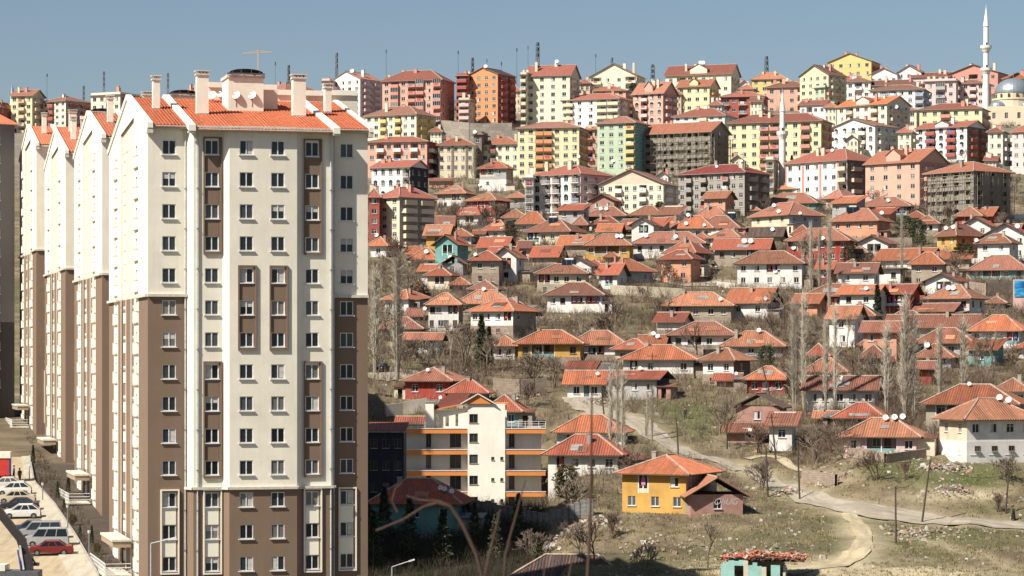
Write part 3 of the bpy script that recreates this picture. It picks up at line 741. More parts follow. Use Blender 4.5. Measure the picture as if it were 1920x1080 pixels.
HOUSES=parse('''
802 845 853 332 338 352 s p S noch | pink garage roofed shed below the cream and brown block
897 950 965 303 314 358 h r G sw:T st:.5 sc:W v:0,.55 | grey white two storey house above the red two storey house
817 872 893 348 361 386 h b T v:.5,.9 st:.45 sc:W | tan house with brown roof beside the dark red house
872 929 960 362 374 415 h b R n:3 v:.36,.64 | dark red two storey house with small balcony
947 985 997 360 369 390 h b G sw:T | grey house with low tiled roof under the yellow block
905 950 968 413 430 446 h o W | white cottage with dish beside the round dark conifer
840 885 893 429 441 457 h o W n:3 | white cottage with three windows right of the cream corner block
891 904 909 432 438 454 gx o W | narrow white annexe between two white cottages
691 725 742 444 459 482 h o W | white cottage tucked against the tower edge upper left
767 820 833 465 485 499 h o W | white cottage with pyramid roof behind the tallest poplar
896 950 965 445 462 477 gx r W sw:K open | white house with a dark open gable above the stone house
912 975 993 463 472 492 gx r C sw:G open | low cream house with a dark gable end beside the stone house
882 937 947 471 486 537 h r T st:.5 n:2 noch | two storey house of stone below and tan plaster above
785 818 825 493 507 530 s o W v:.5,.95 | white shed house with lean roof left of the stone house
828 870 878 480 493 517 gy b G open | dark gabled shed behind the white shed house
768 795 800 524 541 556 h o T | small tan hut between poplar and stone house
717 765 812 543 559 584 h o W sw:G | white house half hidden behind the tall poplar
762 790 795 576 591 600 s o K noch | dark lean to below the white house by the poplar
800 862 872 549 569 621 h o W v:.62,1 n:4 sw:T | white two storey house with wooden balcony above the brown tree
855 960 968 544 567 590 h o T | long tan house behind the white pair over the stone plinth
930 985 992 558 574 592 h o C sw:T | cream house peeking right of the long tan house
878 962 1010 560 581 634 h o W sw:T st:.45 n:4 v:.76,.98 | white house on high stone plinth with laundry porch
703 790 800 595 614 628 h o T D:7 | low tan house crossed by poplar trunks
757 825 835 624 636 664 gx b H v:.5,.85 sw:Q open | turquoise trimmed house left of the reddish bare tree
968 1024 1032 397 418 434 h o W | white cottage left of the house with the tilted solar panels
985 1068 1098 412 432 459 h b C sw:K v:0,.3 n:4 | cream house with black side and roof top solar panels
1042 1088 1098 391 405 422 h o T | tan house with hip roof below the arched loggia block
1075 1100 1108 405 420 436 h b J sw:B | brick red house between tiled roofs left of the teal one
1098 1172 1187 388 403 420 h b Q n:2 v:.0,.55 | dark teal walled house with wide brown roof
1108 1160 1170 406 418 432 h r T | low tan house directly below the dark teal house
1182 1240 1252 386 401 415 h b W n:3 | white cottage left of the small brown conifer
1120 1162 1171 420 433 447 gx o W n:2 | small white cottage with straight roof in the upper cluster
1166 1215 1224 411 428 443 gx o K sw:K open v:.1,.9 | dark porch house with blue tarpaulin beside it
1220 1280 1292 407 425 440 h b W n:3 | white cottage under the shrub right of the blue tarpaulin
1262 1335 1348 405 426 447 h o W n:4 | wide white cottage below the grey brown block
1096 1182 1190 439 458 492 h b Y v:.18,.78 n:4 | yellow house with blue awning in its open gallery
1185 1320 1333 435 454 484 h b W n:6 sw:G | long white house with a yellow left end
1245 1303 1332 451 472 517 h r W sw:D v:.35,.95 st:.5 sc:W n:3 | tall white house with a balcony at the upper street bend
975 992 998 452 463 492 gx b P open | pink walled hut left of the stone footed shed
995 1045 1062 462 480 507 gx r T sw:Y st:.5 open | tan house with a yellow gable over a stone foot
1005 1100 1108 495 511 547 h b C v:0,.28 st:.4 sc:T n:4 | cream house with three solar panels and open blue terrace
1093 1132 1141 486 499 513 h r Y | little house with tiled roof left of the ochre one
1120 1166 1228 485 506 531 h o Y sw:U v:.0,.0 D:9 n:2 | bright ochre house with a grey blue side by the upper street
1023 1130 1145 530 551 586 h o W v:.42,.97 st:.42 sc:W n:5 | large white house with dark veranda above the grassy bank
1238 1372 1385 548 571 606 h o T n:5 st:.35 v:.05,.3 | long tan house over the two small cellar doors
1455 1552 1575 332 351 368 h o E n:3 v:.5,.75 | pale green house under a pyramid roof beside the minaret foot
1430 1530 1545 362 379 393 h b Q n:4 | teal walled house just below the pale green house
1545 1580 1612 355 370 393 h p C sw:U D:9 n:2 | cream house with a slate blue side below the pilaster block
1405 1478 1543 380 401 438 h b C sw:U D:11 n:3 st:.4 sc:T | cream house with a long grey side high in the middle
1300 1362 1372 387 408 424 h b W | white cottage with low roof left of the tilted panel house
1305 1385 1400 405 426 446 h o W v:.6,.9 n:5 | white house with a tilted solar panel on its roof
1300 1330 1338 437 446 459 h r W | small white house left of the twin dish house
1348 1390 1396 437 449 460 gx o T | little tan house with straight tile roof above the twin dishes
1337 1440 1452 448 466 500 gx r T sw:K n:4 v:.6,.95 open | grey tan house with two big dishes and a broken yard
1398 1465 1474 426 441 452 gx k T noch | dark tarred shed with a collapsed ridge
1485 1520 1528 422 438 450 h r T | low tiled hut left of the crimson house
1475 1590 1605 428 449 492 h b R v:.15,.5 n:6 | crimson two storey house behind the thin poplars
1555 1645 1672 391 412 449 h b S n:4 D:10 | salmon two storey house with large solar panel
1612 1705 1718 370 385 407 h b D v:.45,.95 | brown house above the salmon solar panel house
1380 1505 1514 471 492 538 h b W v:.44,.68 n:5 | white two storey house with an outside stair
1300 1322 1331 458 471 500 h r W sw:D | white house with dark side left of the junk yard
1530 1560 1572 490 503 530 gx r R | red walled hut behind the twin poplars
1570 1622 1630 486 500 520 h b W | white hut with patched roof left of the black conifer
1640 1740 1770 466 485 504 gx o W sw:G n:4 D:9 | long white cottage with grey gable below the bright yellow house
1625 1690 1700 498 504 534 f b W n:2 noch | flat roofed white house below the long white cottage
1755 1793 1848 421 440 478 h b Y sw:O D:10 n:2 v:.0,.0 | bright yellow house behind the umbrella pine
1843 1925 1940 419 440 488 gy r W n:3 ch:0 | white house with a wide black edged gable at the right edge
1818 1925 1935 479 504 524 h b Q n:4 v:.2,.55 | long teal veranda house over the stone wall with red door
1700 1728 1736 547 559 573 gx r W sw:K | small hut left of the twin dish pink house
1738 1818 1850 534 557 602 h b P sw:W n:4 | pinkish house with two dishes and a white right wing
1712 1785 1808 569 582 606 gx b S n:3 sw:B open | salmon brick house with flat brown roof
1362 1440 1466 540 566 600 gx o W sw:G n:2 D:9 open | white house with tall straight roof and dish in mid slope
1508 1625 1636 532 553 580 h b R n:3 v:.0,.35 | dark red house with broad roof behind the poplar pair
1575 1638 1650 570 590 627 h b W st:.35 n:3 | white house on tan stone foot right of the poplars
1655 1738 1748 583 604 626 h b W n:3 | white house hidden by the right poplar group
1663 1840 1850 590 612 632 gx b T open | long brown roofed row with dark timber gable
1818 1912 1930 591 618 654 h o W v:.72,1 n:4 | white corner house with orange hip roof at the right edge
1255 1378 1390 603 626 656 h o W sw:G v:.25,.5 n:4 st:.3 | white house with patched stone walls in the middle
1352 1468 1480 621 647 668 h o G sw:K n:3 | grey house under a pyramid roof with one dish
1197 1245 1254 628 643 655 gx o K n:1 open | dark shed with the pair of dishes and open gable
922 968 976 629 646 674 h o W sw:K n:2 | white house with purple curtain right of the slim cypresses
968 1090 1100 619 642 684 h o Y v:.2,.6 n:4 st:.35 | yellow walled house under a long orange roof
1068 1172 1181 620 644 676 h o W v:.3,.65 n:4 st:.35 | white house with open porch right of the yellow walled house
1165 1302 1316 647 672 708 h o W v:.08,.22 sw:U st:.2 n:4 door dx:.72 | long white house with laundry on a purple porch
1313 1376 1412 653 673 722 h o W sw:D st:.42 n:2 | white house with brown timber side and stone foot
1612 1660 1668 646 668 690 h b T | tan house left among the right poplar group
1515 1552 1558 644 665 690 h r T | low red roofed house just right of the grey poplars
1508 1585 1592 671 695 708 h b W | white house behind the long two storey white house
1508 1642 1652 705 729 771 gx b W n:5 | long two storey white house with dish and plain tile roof
1716 1822 1838 615 641 674 h b G sw:U n:4 | grey house with ridge stripes in the right poplar group
1716 1785 1795 645 668 688 h b U n:2 | blue grey house with large dish in the right poplar group
1722 1748 1754 677 690 720 gx b R n:0 blind | tiny bright red hut between the poplars
1862 1930 1940 709 731 762 h b W n:2 | white house at the right edge above the dish pair
1397 1474 1487 687 709 738 h o R n:3 | bright red house with white painted scrawl
1375 1465 1480 738 762 800 gy k B open noch n:1 oh:.7 | brick house with a collapsed black timber roof
1358 1432 1440 792 808 830 s b B n:1 v:.5,.9 noch | ruined brick lean to under the collapsed roof
1438 1488 1497 772 795 846 s b W n:1 noch | small white house with tall wall by the street
1565 1655 1668 755 781 804 h r T v:.3,.9 | tan house with sagging red roof above the pink house
1577 1720 1737 784 816 852 h b P v:.3,.75 n:4 | pink walled house with three dishes behind bare shrubs
1733 1905 1925 721 755 812 h o T n:5 v:.1,.35 | wide house with two dishes behind the big white corner house
1755 1813 1945 747 784 869 h o W lf n:4 D:9 st:.48 sc:W sw:C noch | big white two storey corner house on the mound
1060 1132 1141 695 718 745 gx o W door n:2 dx:.55 | white cottage with turquoise bucket by its dark door
1140 1233 1260 695 709 748 gx r G sw:N n:3 open | grey white house with a black gable end
1052 1090 1097 662 672 686 s r T noch | small tiled lean to under the yellow walled house
1062 1112 1121 676 690 702 s r K noch | low tiled woodshed in the middle slope
1104 1142 1149 680 694 704 s g T noch | shed with a pale sheet roof right of the woodshed
755 845 880 689 712 750 h o R sw:D n:2 D:10 | orange red house with a dish mast on the ridge
835 912 922 711 734 760 h r B n:2 | brick brown house with a white window by the red one
905 975 990 740 769 800 h o Q n:2 | turquoise house behind the orange banded apartment
1040 1168 1182 778 808 834 h o W sw:W n:3 | white house with orange roof behind thin poplars
1023 1162 1178 815 850 890 h o W n:4 v:.1,.25 | white house with arched orange roof left of the ochre house
1160 1287 1352 853 887 964 h o Y sw:T D:11 n:3 v:.24,.42 | ochre two storey house with open ground floor
1268 1292 1398 892 928 964 gy o B lf sw:B n:1 blind open noch D:8 | brick barn with open black gable beside the ochre house
693 860 882 898 942 990 h r Q sw:Q n:3 Y:330 D:9 | teal house under a shaded orange roof beside the tower
950 1180 1195 1040 1088 1130 h k D n:3 Y:296 D:9 noch | dark brown roofed house at the bottom edge
1385 1424 1430 382 393 404 h o W | white cottage behind the dishes below the maroon roofed block
763 795 800 462 475 490 gx o W | white cottage with plain roof left of the pyramid roofed one
964 992 998 449 460 474 h o T | small tan house in the upper cluster beneath the solar panels
815 832 836 402 410 424 s r B | little brick shed at the foot of the cream corner block
1135 1158 1162 471 480 492 h o J | tiny red roofed annexe under the blue awning
1757 1782 1787 466 480 500 h o Y | orange roofed annexe directly below the bright yellow house
1528 1566 1572 771 783 800 gx o T | low tan shed in the shrubs below the long two storey white house
745 790 795 781 793 806 gx r T noch | long red roofed shed left of the cream flats' chimney
1611 1640 1646 634 645 660 h o W | small white cottage among the right poplars
1020 1062 1070 374 384 398 h b W | low white house at the foot of the big yellow block
1700 1735 1742 396 406 424 h r T | tan hut behind the dark evergreens
1455 1500 1508 508 520 538 h o T | tan house hidden behind the thin poplars
1690 1722 1728 628 640 656 h o C | cream cottage behind the right poplar group
1390 1425 1432 500 508 520 h o W | white cottage squeezed above the outside stair house
846 880 884 520 532 546 h o W | white cottage between the dark gabled shed and the tan house
1236 1262 1268 492 500 510 s r T noch | small lean to beside the tall white balcony house
1340 1385 1392 700 712 726 gx r B noch | brick shed in the scrub below the timber sided house
1850 1885 1892 556 566 580 h o W | white cottage behind the wall with the red door
1905 1940 1950 640 650 672 h o W | white cottage cut by the right edge
1595 1625 1632 462 472 486 h o W | white hut under the stone bank wall
1080 1110 1116 540 548 562 gx o T noch | long low shed behind the dark veranda house
''')
FILLB=[]
for num,o,nick in BLOCKS: place(num,o,10,14,11 if num[5]<400 else 4)
for num,o,nick in HOUSES: place(num,o,6.5,10)
for px,yE,w,c in ((668,156,26,'Z'),(735,150,22,'V'),(1092,166,22,'V'),(1232,162,30,'Z'),(1398,160,24,'W'),(1482,158,28,'C'),(1600,150,30,'Z'),(1745,156,26,'V'),(1215,186,30,'V'),(1345,196,26,'W'),(1560,200,26,'V'),(870,160,20,'Z'),(968,170,26,'C'),(1270,176,24,'Z'),(1420,190,26,'V'),(1705,186,30,'W'),(1650,250,26,'Z'),(1462,262,24,'V'),(820,246,26,'V'),(1120,262,26,'Z'),(1385,300,26,'C'),(1245,330,26,'W'),(1600,262,28,'V'),(1860,300,26,'P')):
    num=[px-w/2,px+w*.3,px+w/2,yE-9,yE,yE+42]; o={'pos':['3','3',rnd.choice(('h','gx','gy')),rnd.choice('orbr'),c,'bs'],'ch':'2'}
    fr=place(num,o,9,12,0); FILLB.append((num,o))
FILLH=[]
for _ in range(3000):
    if len(FILLH)>=44: break
    px=rnd.uniform(715,1925); py=rnd.choice((rnd.uniform(405,560),rnd.uniform(405,700)))
    if (1100<px<1250 and 565<py<628) or px<770 and py>500 or (1010<px<1110 and 590<py<625) or (770<px<960 and 640<py<700): continue
    Yf=dist(px,py); s=F/Yf; w=rnd.uniform(6.5,10.5)*s; X=(px-HX)/s
    if any((X-a)**2+((Yf+4-d)*1.15)**2<(c*.80+w/s*.45)**2 for a,d,c,_z in PADS): continue
    h=rnd.uniform(2.7,3.6) if rnd.random()<.75 else 5.4
    num=[px-w/2,px+w*rnd.uniform(.15,.42),px+w/2,py-(h+rnd.uniform(1.5,2.3))*s,py-h*s,py]
    cc=rnd.choice('WWWWWCTTGSBYRPQ'); rk=rnd.choice(('h','h','gx','gy','s','gx')); o={'pos':[rk,rnd.choice('oorbb'),cc]}
    if rnd.random()<.3: o['v']='.3,.8'
    if rnd.random()<.3: o['st']='.4'
    place(num,o,6.5,9,0); FILLH.append((num,o,cc))
PADS.append((-5.0,378.0,15.0,-21.3))
# level the ground under every building
for (px_,py_,r,z) in PADS:
    i0,i1=np.searchsorted(YS,py_-r-6),np.searchsorted(YS,py_+r+6)
    dx=GX[i0:i1]-px_; dy=GY[i0:i1]-py_; d=np.sqrt(dx*dx+dy*dy)
    w=np.clip(1-(d-r*.8)/5.0,0,1); w=w*w*(3-2*w)
    GZ[i0:i1]=GZ[i0:i1]*(1-w)+np.where(dy>0,np.minimum(GZ[i0:i1],z+.8+dy*.04),np.minimum(GZ[i0:i1],z))*w
BW=dict(Z='beige',V='cream',W='white',C='sandy',P='pink'); HW=dict(W='white',C='cream',T='tan',G='grey',S='salmon',B='brick',Y='ochre',R='red',P='pink',Q='teal')
KD=dict(h='hip roofed',gx='long gabled',gy='front gabled',s='lean roofed')
for num,o,nick in BLOCKS: build_block(num,o,nick)
for num,o,nick in HOUSES: build_house(num,o,nick)

for num,o in FILLB: build_block(num,o,relation((num[0]+num[2])/2,o['frame']['Yf'],USED,'small %s block'%BW[o['pos'][4]]))
for num,o,c in FILLH: build_house(num,o,relation((num[0]+num[2])/2,o['frame']['Yf'],USED,'%s %s house'%(KD[o['pos'][0]],HW[c])))
# ------------------------------------------------------------ ground sheet
def ground_material():
    m,t,b=newmat('hillside_soil'); tc=N(t,'ShaderNodeTexCoord'); co=tc.outputs['Object']
    n1=noise(t,co,.035,6,.6); n2=noise(t,co,.16,6,.65); n3=noise(t,co,.8,6,.7); n4=noise(t,co,4.0,5,.7)
    soil=ramp(t,n2,[(.3,(.085,.060,.036)),(.48,(.155,.118,.068)),(.62,(.235,.185,.112)),(.8,(.34,.275,.175))])
    grass=ramp(t,n3,[(.3,(.040,.052,.014)),(.55,(.085,.098,.026)),(.8,(.13,.125,.045))])
    a=mix(t,ramp(t,n1,[(.50,(0,0,0)),(.64,(.7,.7,.7))]),soil,grass)
    at=N(t,'ShaderNodeAttribute',attribute_name='cover')
    sp=N(t,'ShaderNodeSeparateColor'); t.links.new(at.outputs['Color'],sp.inputs[0])
    pale=ramp(t,n3,[(.3,(.34,.28,.17)),(.7,(.52,.44,.29))])
    a=mix(t,sp.outputs[0],a,pale)                 # bare pale earth
    a=mix(t,sp.outputs[1],a,ramp(t,n3,[(.3,(.045,.032,.022)),(.7,(.095,.070,.048))]))   # dark planting soil, and shade painted right of the tower's foot
    a=mix(t,sp.outputs[2],a,ramp(t,n3,[(.3,(.16,.145,.125)),(.7,(.28,.26,.23))]))    # trodden grey town ground
    a=mix(t,at.outputs['Alpha'],a,ramp(t,n3,[(.3,(.05,.070,.016)),(.6,(.10,.125,.028)),(.85,(.17,.165,.06))]))   # fresh grass
    a=mix(t,ramp(t,n4,[(.25,(.62,.60,.58)),(.6,(1.1,1.1,1.1))]),(0,0,0),a)
    t.links.new(a,b.inputs['Base Color']); b.inputs['Roughness'].default_value=.97
    bump(t,b,n4,.8,.25)
    return m
me=bpy.data.meshes.new('ground'); nr,ncl=GX.shape
me.vertices.add(nr*ncl); me.vertices.foreach_set('co',np.stack([GX,GY,GZ],-1).reshape(-1))
ii=np.arange(nr*ncl).reshape(nr,ncl); q=np.stack([ii[:-1,:-1],ii[:-1,1:],ii[1:,1:],ii[1:,:-1]],-1).reshape(-1,4)
me.loops.add(q.size); me.loops.foreach_set('vertex_index',q.reshape(-1).astype(np.int32))
me.polygons.add(len(q)); me.polygons.foreach_set('loop_start',np.arange(0,q.size,4,dtype=np.int32)); me.polygons.foreach_set('loop_total',np.full(len(q),4,dtype=np.int32))
me.update(); me.validate()
pv=GY*0; U=GU; V=HY-GZ/GY*F
nz=fbm(GX,GY,9,4,31)
def blob(u0,v0,su,sv): return np.exp(-((U-u0)/su)**2-((V-v0)/sv)**2)
pv=blob(1640,1080,230,36)*1.7+blob(1420,1075,150,26)*1.2+blob(1830,925,60,14)*1.3+blob(1720,935,70,12)*.7+blob(1600,1015,34,50)+blob(1560,890,60,18)*.5+blob(1340,840,60,14)*.6
pv=np.clip(pv*(1+nz*2.2)-.25,0,1)*(GY<420)
def near_line(pts,w):
    P=[ground(*p) for p in pts]; d=GX*0+1e9
    for a,b in zip(P,P[1:]):
        dx,dy=b.x-a.x,b.y-a.y; t=np.clip(((GX-a.x)*dx+(GY-a.y)*dy)/(dx*dx+dy*dy),0,1); d=np.minimum(d,np.hypot(a.x+dx*t-GX,a.y+dy*t-GY))
    return np.clip(1.25-d/w+nz*1.6,0,1)
TRK=[(1590,962),(1612,985),(1622,1010),(1610,1035),(1560,1060),(1480,1078)]; RDP=[(1120,772),(1170,786),(1215,806),(1255,835),(1300,855),(1375,876),(1440,903),(1500,930),(1560,948),(1640,964),(1720,972),(1800,978),(1880,984),(1960,990)]
pv=np.maximum(pv,np.maximum(near_line(TRK,3.6)*.9,near_line(RDP,3.4)*.6)); pv=np.maximum(pv,near_line([(1622,1010),(1700,1003),(1800,1035),(1900,1070)],1.6)*.5)
left=np.clip((xline(GY)+4-GX)/2,0,1)*(GY<440); dk=np.maximum(left*.38,np.clip((1010-U)/60,0,1)*np.clip((352-GY)/8,0,1)*(GY>240)*.97)  # bed soil on the left; tower shade painted into the ground beyond
tn=np.clip((GY-760)/150,0,1)*.55
gr=blob(1860,890,60,22)+blob(1700,880,90,22)*.8+blob(1200,595,60,16)*1.1+blob(1060,610,40,10)*.8+blob(1310,800,40,22)+blob(1290,770,50,16)+blob(1240,945,120,18)*.8+blob(1790,905,90,12)*.6+blob(1470,935,60,20)*.4+blob(1430,900,50,14)*.4+blob(760,780,40,10)
gr=np.clip(gr*(1+nz*2.0)-.1,0,.85)*(1-left)
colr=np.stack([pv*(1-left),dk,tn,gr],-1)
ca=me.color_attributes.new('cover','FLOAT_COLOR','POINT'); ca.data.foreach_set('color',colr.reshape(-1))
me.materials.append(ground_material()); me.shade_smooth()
link('ground',me,kind='structure')
# ------------------------------------------------------------ roads and paths laid on the ground
def road_mat(name,c1,c2,rough=.95):
    m,t,b=newmat(name); tc=N(t,'ShaderNodeTexCoord'); n=noise(t,tc.outputs['Object'],.5,7,.7); n2=noise(t,mapping(t,tc.outputs['UV'],(1.1,.10,1)),1.2,4)
    a=mix(t,ramp(t,n2,[(.45,(0,0,0)),(.7,(.6,.6,.6))]),ramp(t,n,[(.3,c1),(.7,c2)]),tuple(x*.6 for x in c1)); t.links.new(a,b.inputs['Base Color']); b.inputs['Roughness'].default_value=rough
    bump(t,b,n,.5,.08); return m
ROAD=road_mat('worn_road',(.24,.205,.155),(.36,.32,.255)); TRACK=road_mat('dirt_track',(.32,.265,.165),(.48,.405,.27))
def ribbon(name,pts,wid,m,lift=.07,step=1.2,label=None,flat=False):
    """pts are pixels on the ground; the strip follows the relief"""
    P=[ground(*p) for p in pts]; path=[]
    for a,b in zip(P,P[1:]):
        n=max(1,int((b-a).length/step))
        for i in range(n): path.append(a.lerp(b,i/n))
    path.append(P[-1])
    for _ in range(6): path=[path[0]]+[(path[i-1]+path[i]*2+path[i+1])/4 for i in range(1,len(path)-1)]+[path[-1]]
    mb=MB(); k=6; rows=[]; s=0
    for i,p in enumerate(path):
        t=(path[min(i+1,len(path)-1)]-path[max(i-1,0)]); t.z=0; t.normalize(); nrm=Vector((-t.y,t.x,0))
        w=(wid(i/len(path)) if callable(wid) else wid)*(1+.12*math.sin(i*.31)+.08*math.sin(i*.83))*rnd.uniform(.9,1.1); row=[]
        for j in range(k+1):
            q=p+nrm*w*(j/k-.5); z=max(height(q.x,q.y),height(q.x+.4,q.y),height(q.x-.4,q.y),height(q.x,q.y+.4),height(q.x,q.y-.4))
            row.append(((q.x,q.y,z+lift),(w*(j/k),s)))
        rows.append(row); s+=step
    for r0,r1 in zip(rows,rows[1:]):
        for j in range(k): mb.face([r0[j][0],r1[j][0],r1[j+1][0],r0[j+1][0]][::-1],m,[r0[j][1],r1[j][1],r1[j+1][1],r0[j+1][1]][::-1])
    return mb.build(name,kind='structure')
ribbon('road',[(1075,745),(1120,772),(1170,786),(1215,806),(1255,835),(1300,855),(1375,876),(1440,903),(1500,930),(1560,948),(1640,964),(1720,972),(1800,978),(1880,984),(1960,990)],lambda t:3.5+.8*math.sin(t*9),ROAD)
ribbon('path',[(1590,962),(1612,985),(1622,1010),(1610,1035),(1560,1060),(1480,1078)],lambda t:1.8+1.2*t,TRACK,.035)
ribbon('road',[(1150,520),(1235,528),(1290,536),(1370,532),(1440,520)],5.0,ROAD,.1)
ribbon('road',[(700,712),(735,705),(752,694)],7.0,ROAD,.1)
ribbon('path',[(1400,862),(1440,852),(1475,868),(1500,884)],1.4,TRACK,.05)
ribbon('path',[(1560,1000),(1680,990),(1800,1030),(1920,1050)],1.2,TRACK,.05) if 0 else None
# ------------------------------------------------------------ estate car park, pavement
def zp(Y): return -19.5+(Y-270)*.07
ASPH=road_mat('sandy_asphalt',(.33,.265,.17),(.42,.34,.225)); PAVE=road_mat('pavement',(.38,.34,.26),(.46,.42,.34))
def slab(name,x0f,x1f,Y0,Y1,h,m,step=4,thick=0.5):
    mb=MB(); y=Y0
    while y<Y1:
        y2=min(y+step,Y1); a,b,c,d=x0f(y),x1f(y),x1f(y2),x0f(y2); z,z2=zp(y)+h,zp(y2)+h
        mb.face([(a,y,z),(b,y,z),(c,y2,z2),(d,y2,z2)],m,[(a,y),(b,y),(c,y2),(d,y2)])
        mb.face([(b,y,z-thick),(c,y2,z2-thick),(c,y2,z2),(b,y,z)],m); mb.face([(d,y2,z2-thick),(a,y,z-thick),(a,y,z),(d,y2,z2)],m)
        y=y2
    return mb.build(name,kind='structure')
def pxline(pts):
    W_=[]
    for p in pts:
        k=(HY-p[1])/F; Y=(-19.5-270*.07)/(k-.07); W_.append((Y,(p[0]-HX)/F*Y))
    W_.sort(); ys=[w[0] for w in W_]; xs=[w[1] for w in W_]
    return lambda Y: float(np.interp(Y,ys,xs))+(0 if ys[0]<=Y<=ys[-1] else (Y-(ys[0] if Y<ys[0] else ys[-1]))*-.2)
edgeR=pxline([(180,1080),(140,1010),(100,950),(62,908)]); edgeL=pxline([(128,1080),(100,1028),(78,975),(50,925)])
slab('parking_lot',lambda y:edgeL(y)-45,lambda y:edgeL(y)-.002,246,352,.25,ASPH)
slab('pavement',edgeL,edgeR,246,352,.38,PAVE)
slab('kerb',edgeR,lambda y:edgeR(y)+.2,246,352,.46,CONC)

# ------------------------------------------------------------ the housing estate towers
CREAM=plaster((.83,.775,.645),.3); BROWN=plaster((.205,.138,.094),.2); PALE=plaster((.84,.80,.68),.15); BEIGE=plaster((.74,.66,.52),.12); COPING=plain((.62,.58,.50),.8)
TILE=tiles((.70,.20,.09),.15)
TZ=20.1; SH=2.867; WZ0=18.55; SPLIT=5.3; SPLITC=-11.95; TD=33.0; TW=20.0
ang=math.atan2(.251,.968)
def tx(px,yo=0.0,X0=-32.5,Y0=238.0):
    u=(px-HX)/F; X=X0-yo*.251; Y=Y0+yo*.968
    return (u*Y-X)/(.968-.251*u)
def tower(loc,label,detail=True,copy_of=None):
    root=thing('apartment_tower',label,'apartment tower',loc,ang,'tall cream and brown towers of the estate')
    zs=[WZ0-SH*k for k in range(15)]; bot=-34.0
    # front plan: (x,y) corners; the middle stands proud with bevelled cheeks
    yc,yb=-.9,-1.45
    a0,a1=3.45,3.95; c0,c1=tx(417,yc),tx(430,yb); d0,d1=tx(557,yb),tx(568,yc); e1=tx(625,yc)
    plan=[(0,0),(a0,0),(a1,yc),(c0,yc),(c1,yb),(d0,yb),(d1,yc),(e1,yc),(e1+.01,0),(TW,0)]
    cols={0:[tx(317)],2:[tx(397,yc)],4:[tx(462,yb),tx(521,yb)],6:[tx(585,yc)],8:[tx(650)]}
    ww,wh=1.22,1.30; wb=MB(); wins=[]
    for s,(p,q) in enumerate(zip(plan,plan[1:])):
        P=Vector((p[0],p[1],0)); Q=Vector((q[0],q[1],0)); d=(Q-P); L=d.length; d.normalize(); nrm=Vector((d.y,-d.x,0))
        split=SPLIT if s in (0,8) else SPLITC; cs=[((Vector((c,p[1],0))-P).length) for c in cols.get(s,[])]
        hol=[]
        for c in cs:
            for k,z in enumerate(zs): hol.append((c-ww/2,c+ww/2,z-wh/2,z+wh/2)); wins.append((p[0]+c,p[1],z-wh/2,k,s))
        wb.wall(P,d,nrm,L,split,TZ+.35,[h for h in hol if h[2]>split],CREAM,.14)
        wb.wall(P,d,nrm,L,bot,split,[h for h in hol if h[3]<split],BROWN,.14)
        cb=MB()
        if s in (0,8,2,4,6,1,3,5): pass
    # side facing the car park, x=0, y running away
    W2=lambda y0,y1,z0,z1,m,x=0.0,holes=[]: wb.wall((x,y1,0),(0,-1,0),(-1,0,0),y1-y0,z0,z1,holes,m,.25)
    rec=.22; shol=[]
    segs=[(0,7.2,0),(7.2,10.5,1),(10.5,11,4),(11,13.6,2),(13.6,18,3),(18,22.4,2),(22.4,24.6,4),(24.6,28.4,1),(28.4,33,0)]
    rz=lambda y:TZ+.35+min(y,TD-y)*3.9/16.5
    for y0,y1,t in segs:
        for (za,zb,cm) in ((SPLIT,TZ+.35,CREAM if t!=2 else BEIGE),(bot,SPLIT,BROWN)):
            m=PALE if (t==1 or (t in(0,4) and za==SPLIT)) else (BEIGE if t in (2,3) and za==SPLIT else cm)
            hs=[]
            if t==1:
                for z in zs:
                    if za<z<zb: hs.append(((y1-y0)/2-.7,(y1-y0)/2+.7,z-1.1,z+.75)); shol.append((y1-((y1-y0)/2),z-1.1,z))
            W2(y0,y1,za,zb if t in (0,1,4) else min(zb,TZ-.6),m,rec if t in (2,3) else 0.0,hs)
    # cheeks of the recessed middle
    for y,sg in ((11.0,1),(22.4,-1)):
        for (za,zb,m) in ((SPLIT,TZ+2.2,BEIGE),(bot,SPLIT,BROWN)):
            f=[(0,y,za),(rec,y,za),(rec,y,zb),(0,y,zb)]; wb.face(f if sg>0 else f[::-1],m)
    # gable above eaves
    g=[(0,0,TZ+.35),(0,11,TZ+.35),(0,11,rz(11)-.9),(0,11,rz(11))]
    wb.face([(0,11,TZ+.35),(0,0,TZ+.35),(0,11,rz(11))],PALE); wb.face([(0,TD,TZ+.35),(0,22.4,TZ+.35),(0,22.4,rz(22.4))],PALE)
    wb.face([(0,22.4,rz(22.4)-1.6),(0,11,rz(11)-.9),(0,11,rz(11)),(0,16.5,rz(16.5)),(0,22.4,rz(22.4))],PALE)
    wb.face([(rec,22.4,TZ-.7),(rec,11,TZ-.7),(rec,11,rz(11)),(rec,16.5,rz(16.5)),(rec,22.4,rz(22.4))],BEIGE)
    wb.box(TW-.02,TW,0.02,TD,bot,TZ+.35,CREAM); wb.box(0.02,TW,TD-.02,TD,bot,TZ+.35,CREAM)
    wb.face([(TW,0,TZ+.35),(TW,TD,TZ+.35),(TW,TD/2,TZ+.35+3.9)],CREAM)
    wb.build('wall',root)
    # windows: frame with its glass pane
    fm=WM.get('tf')
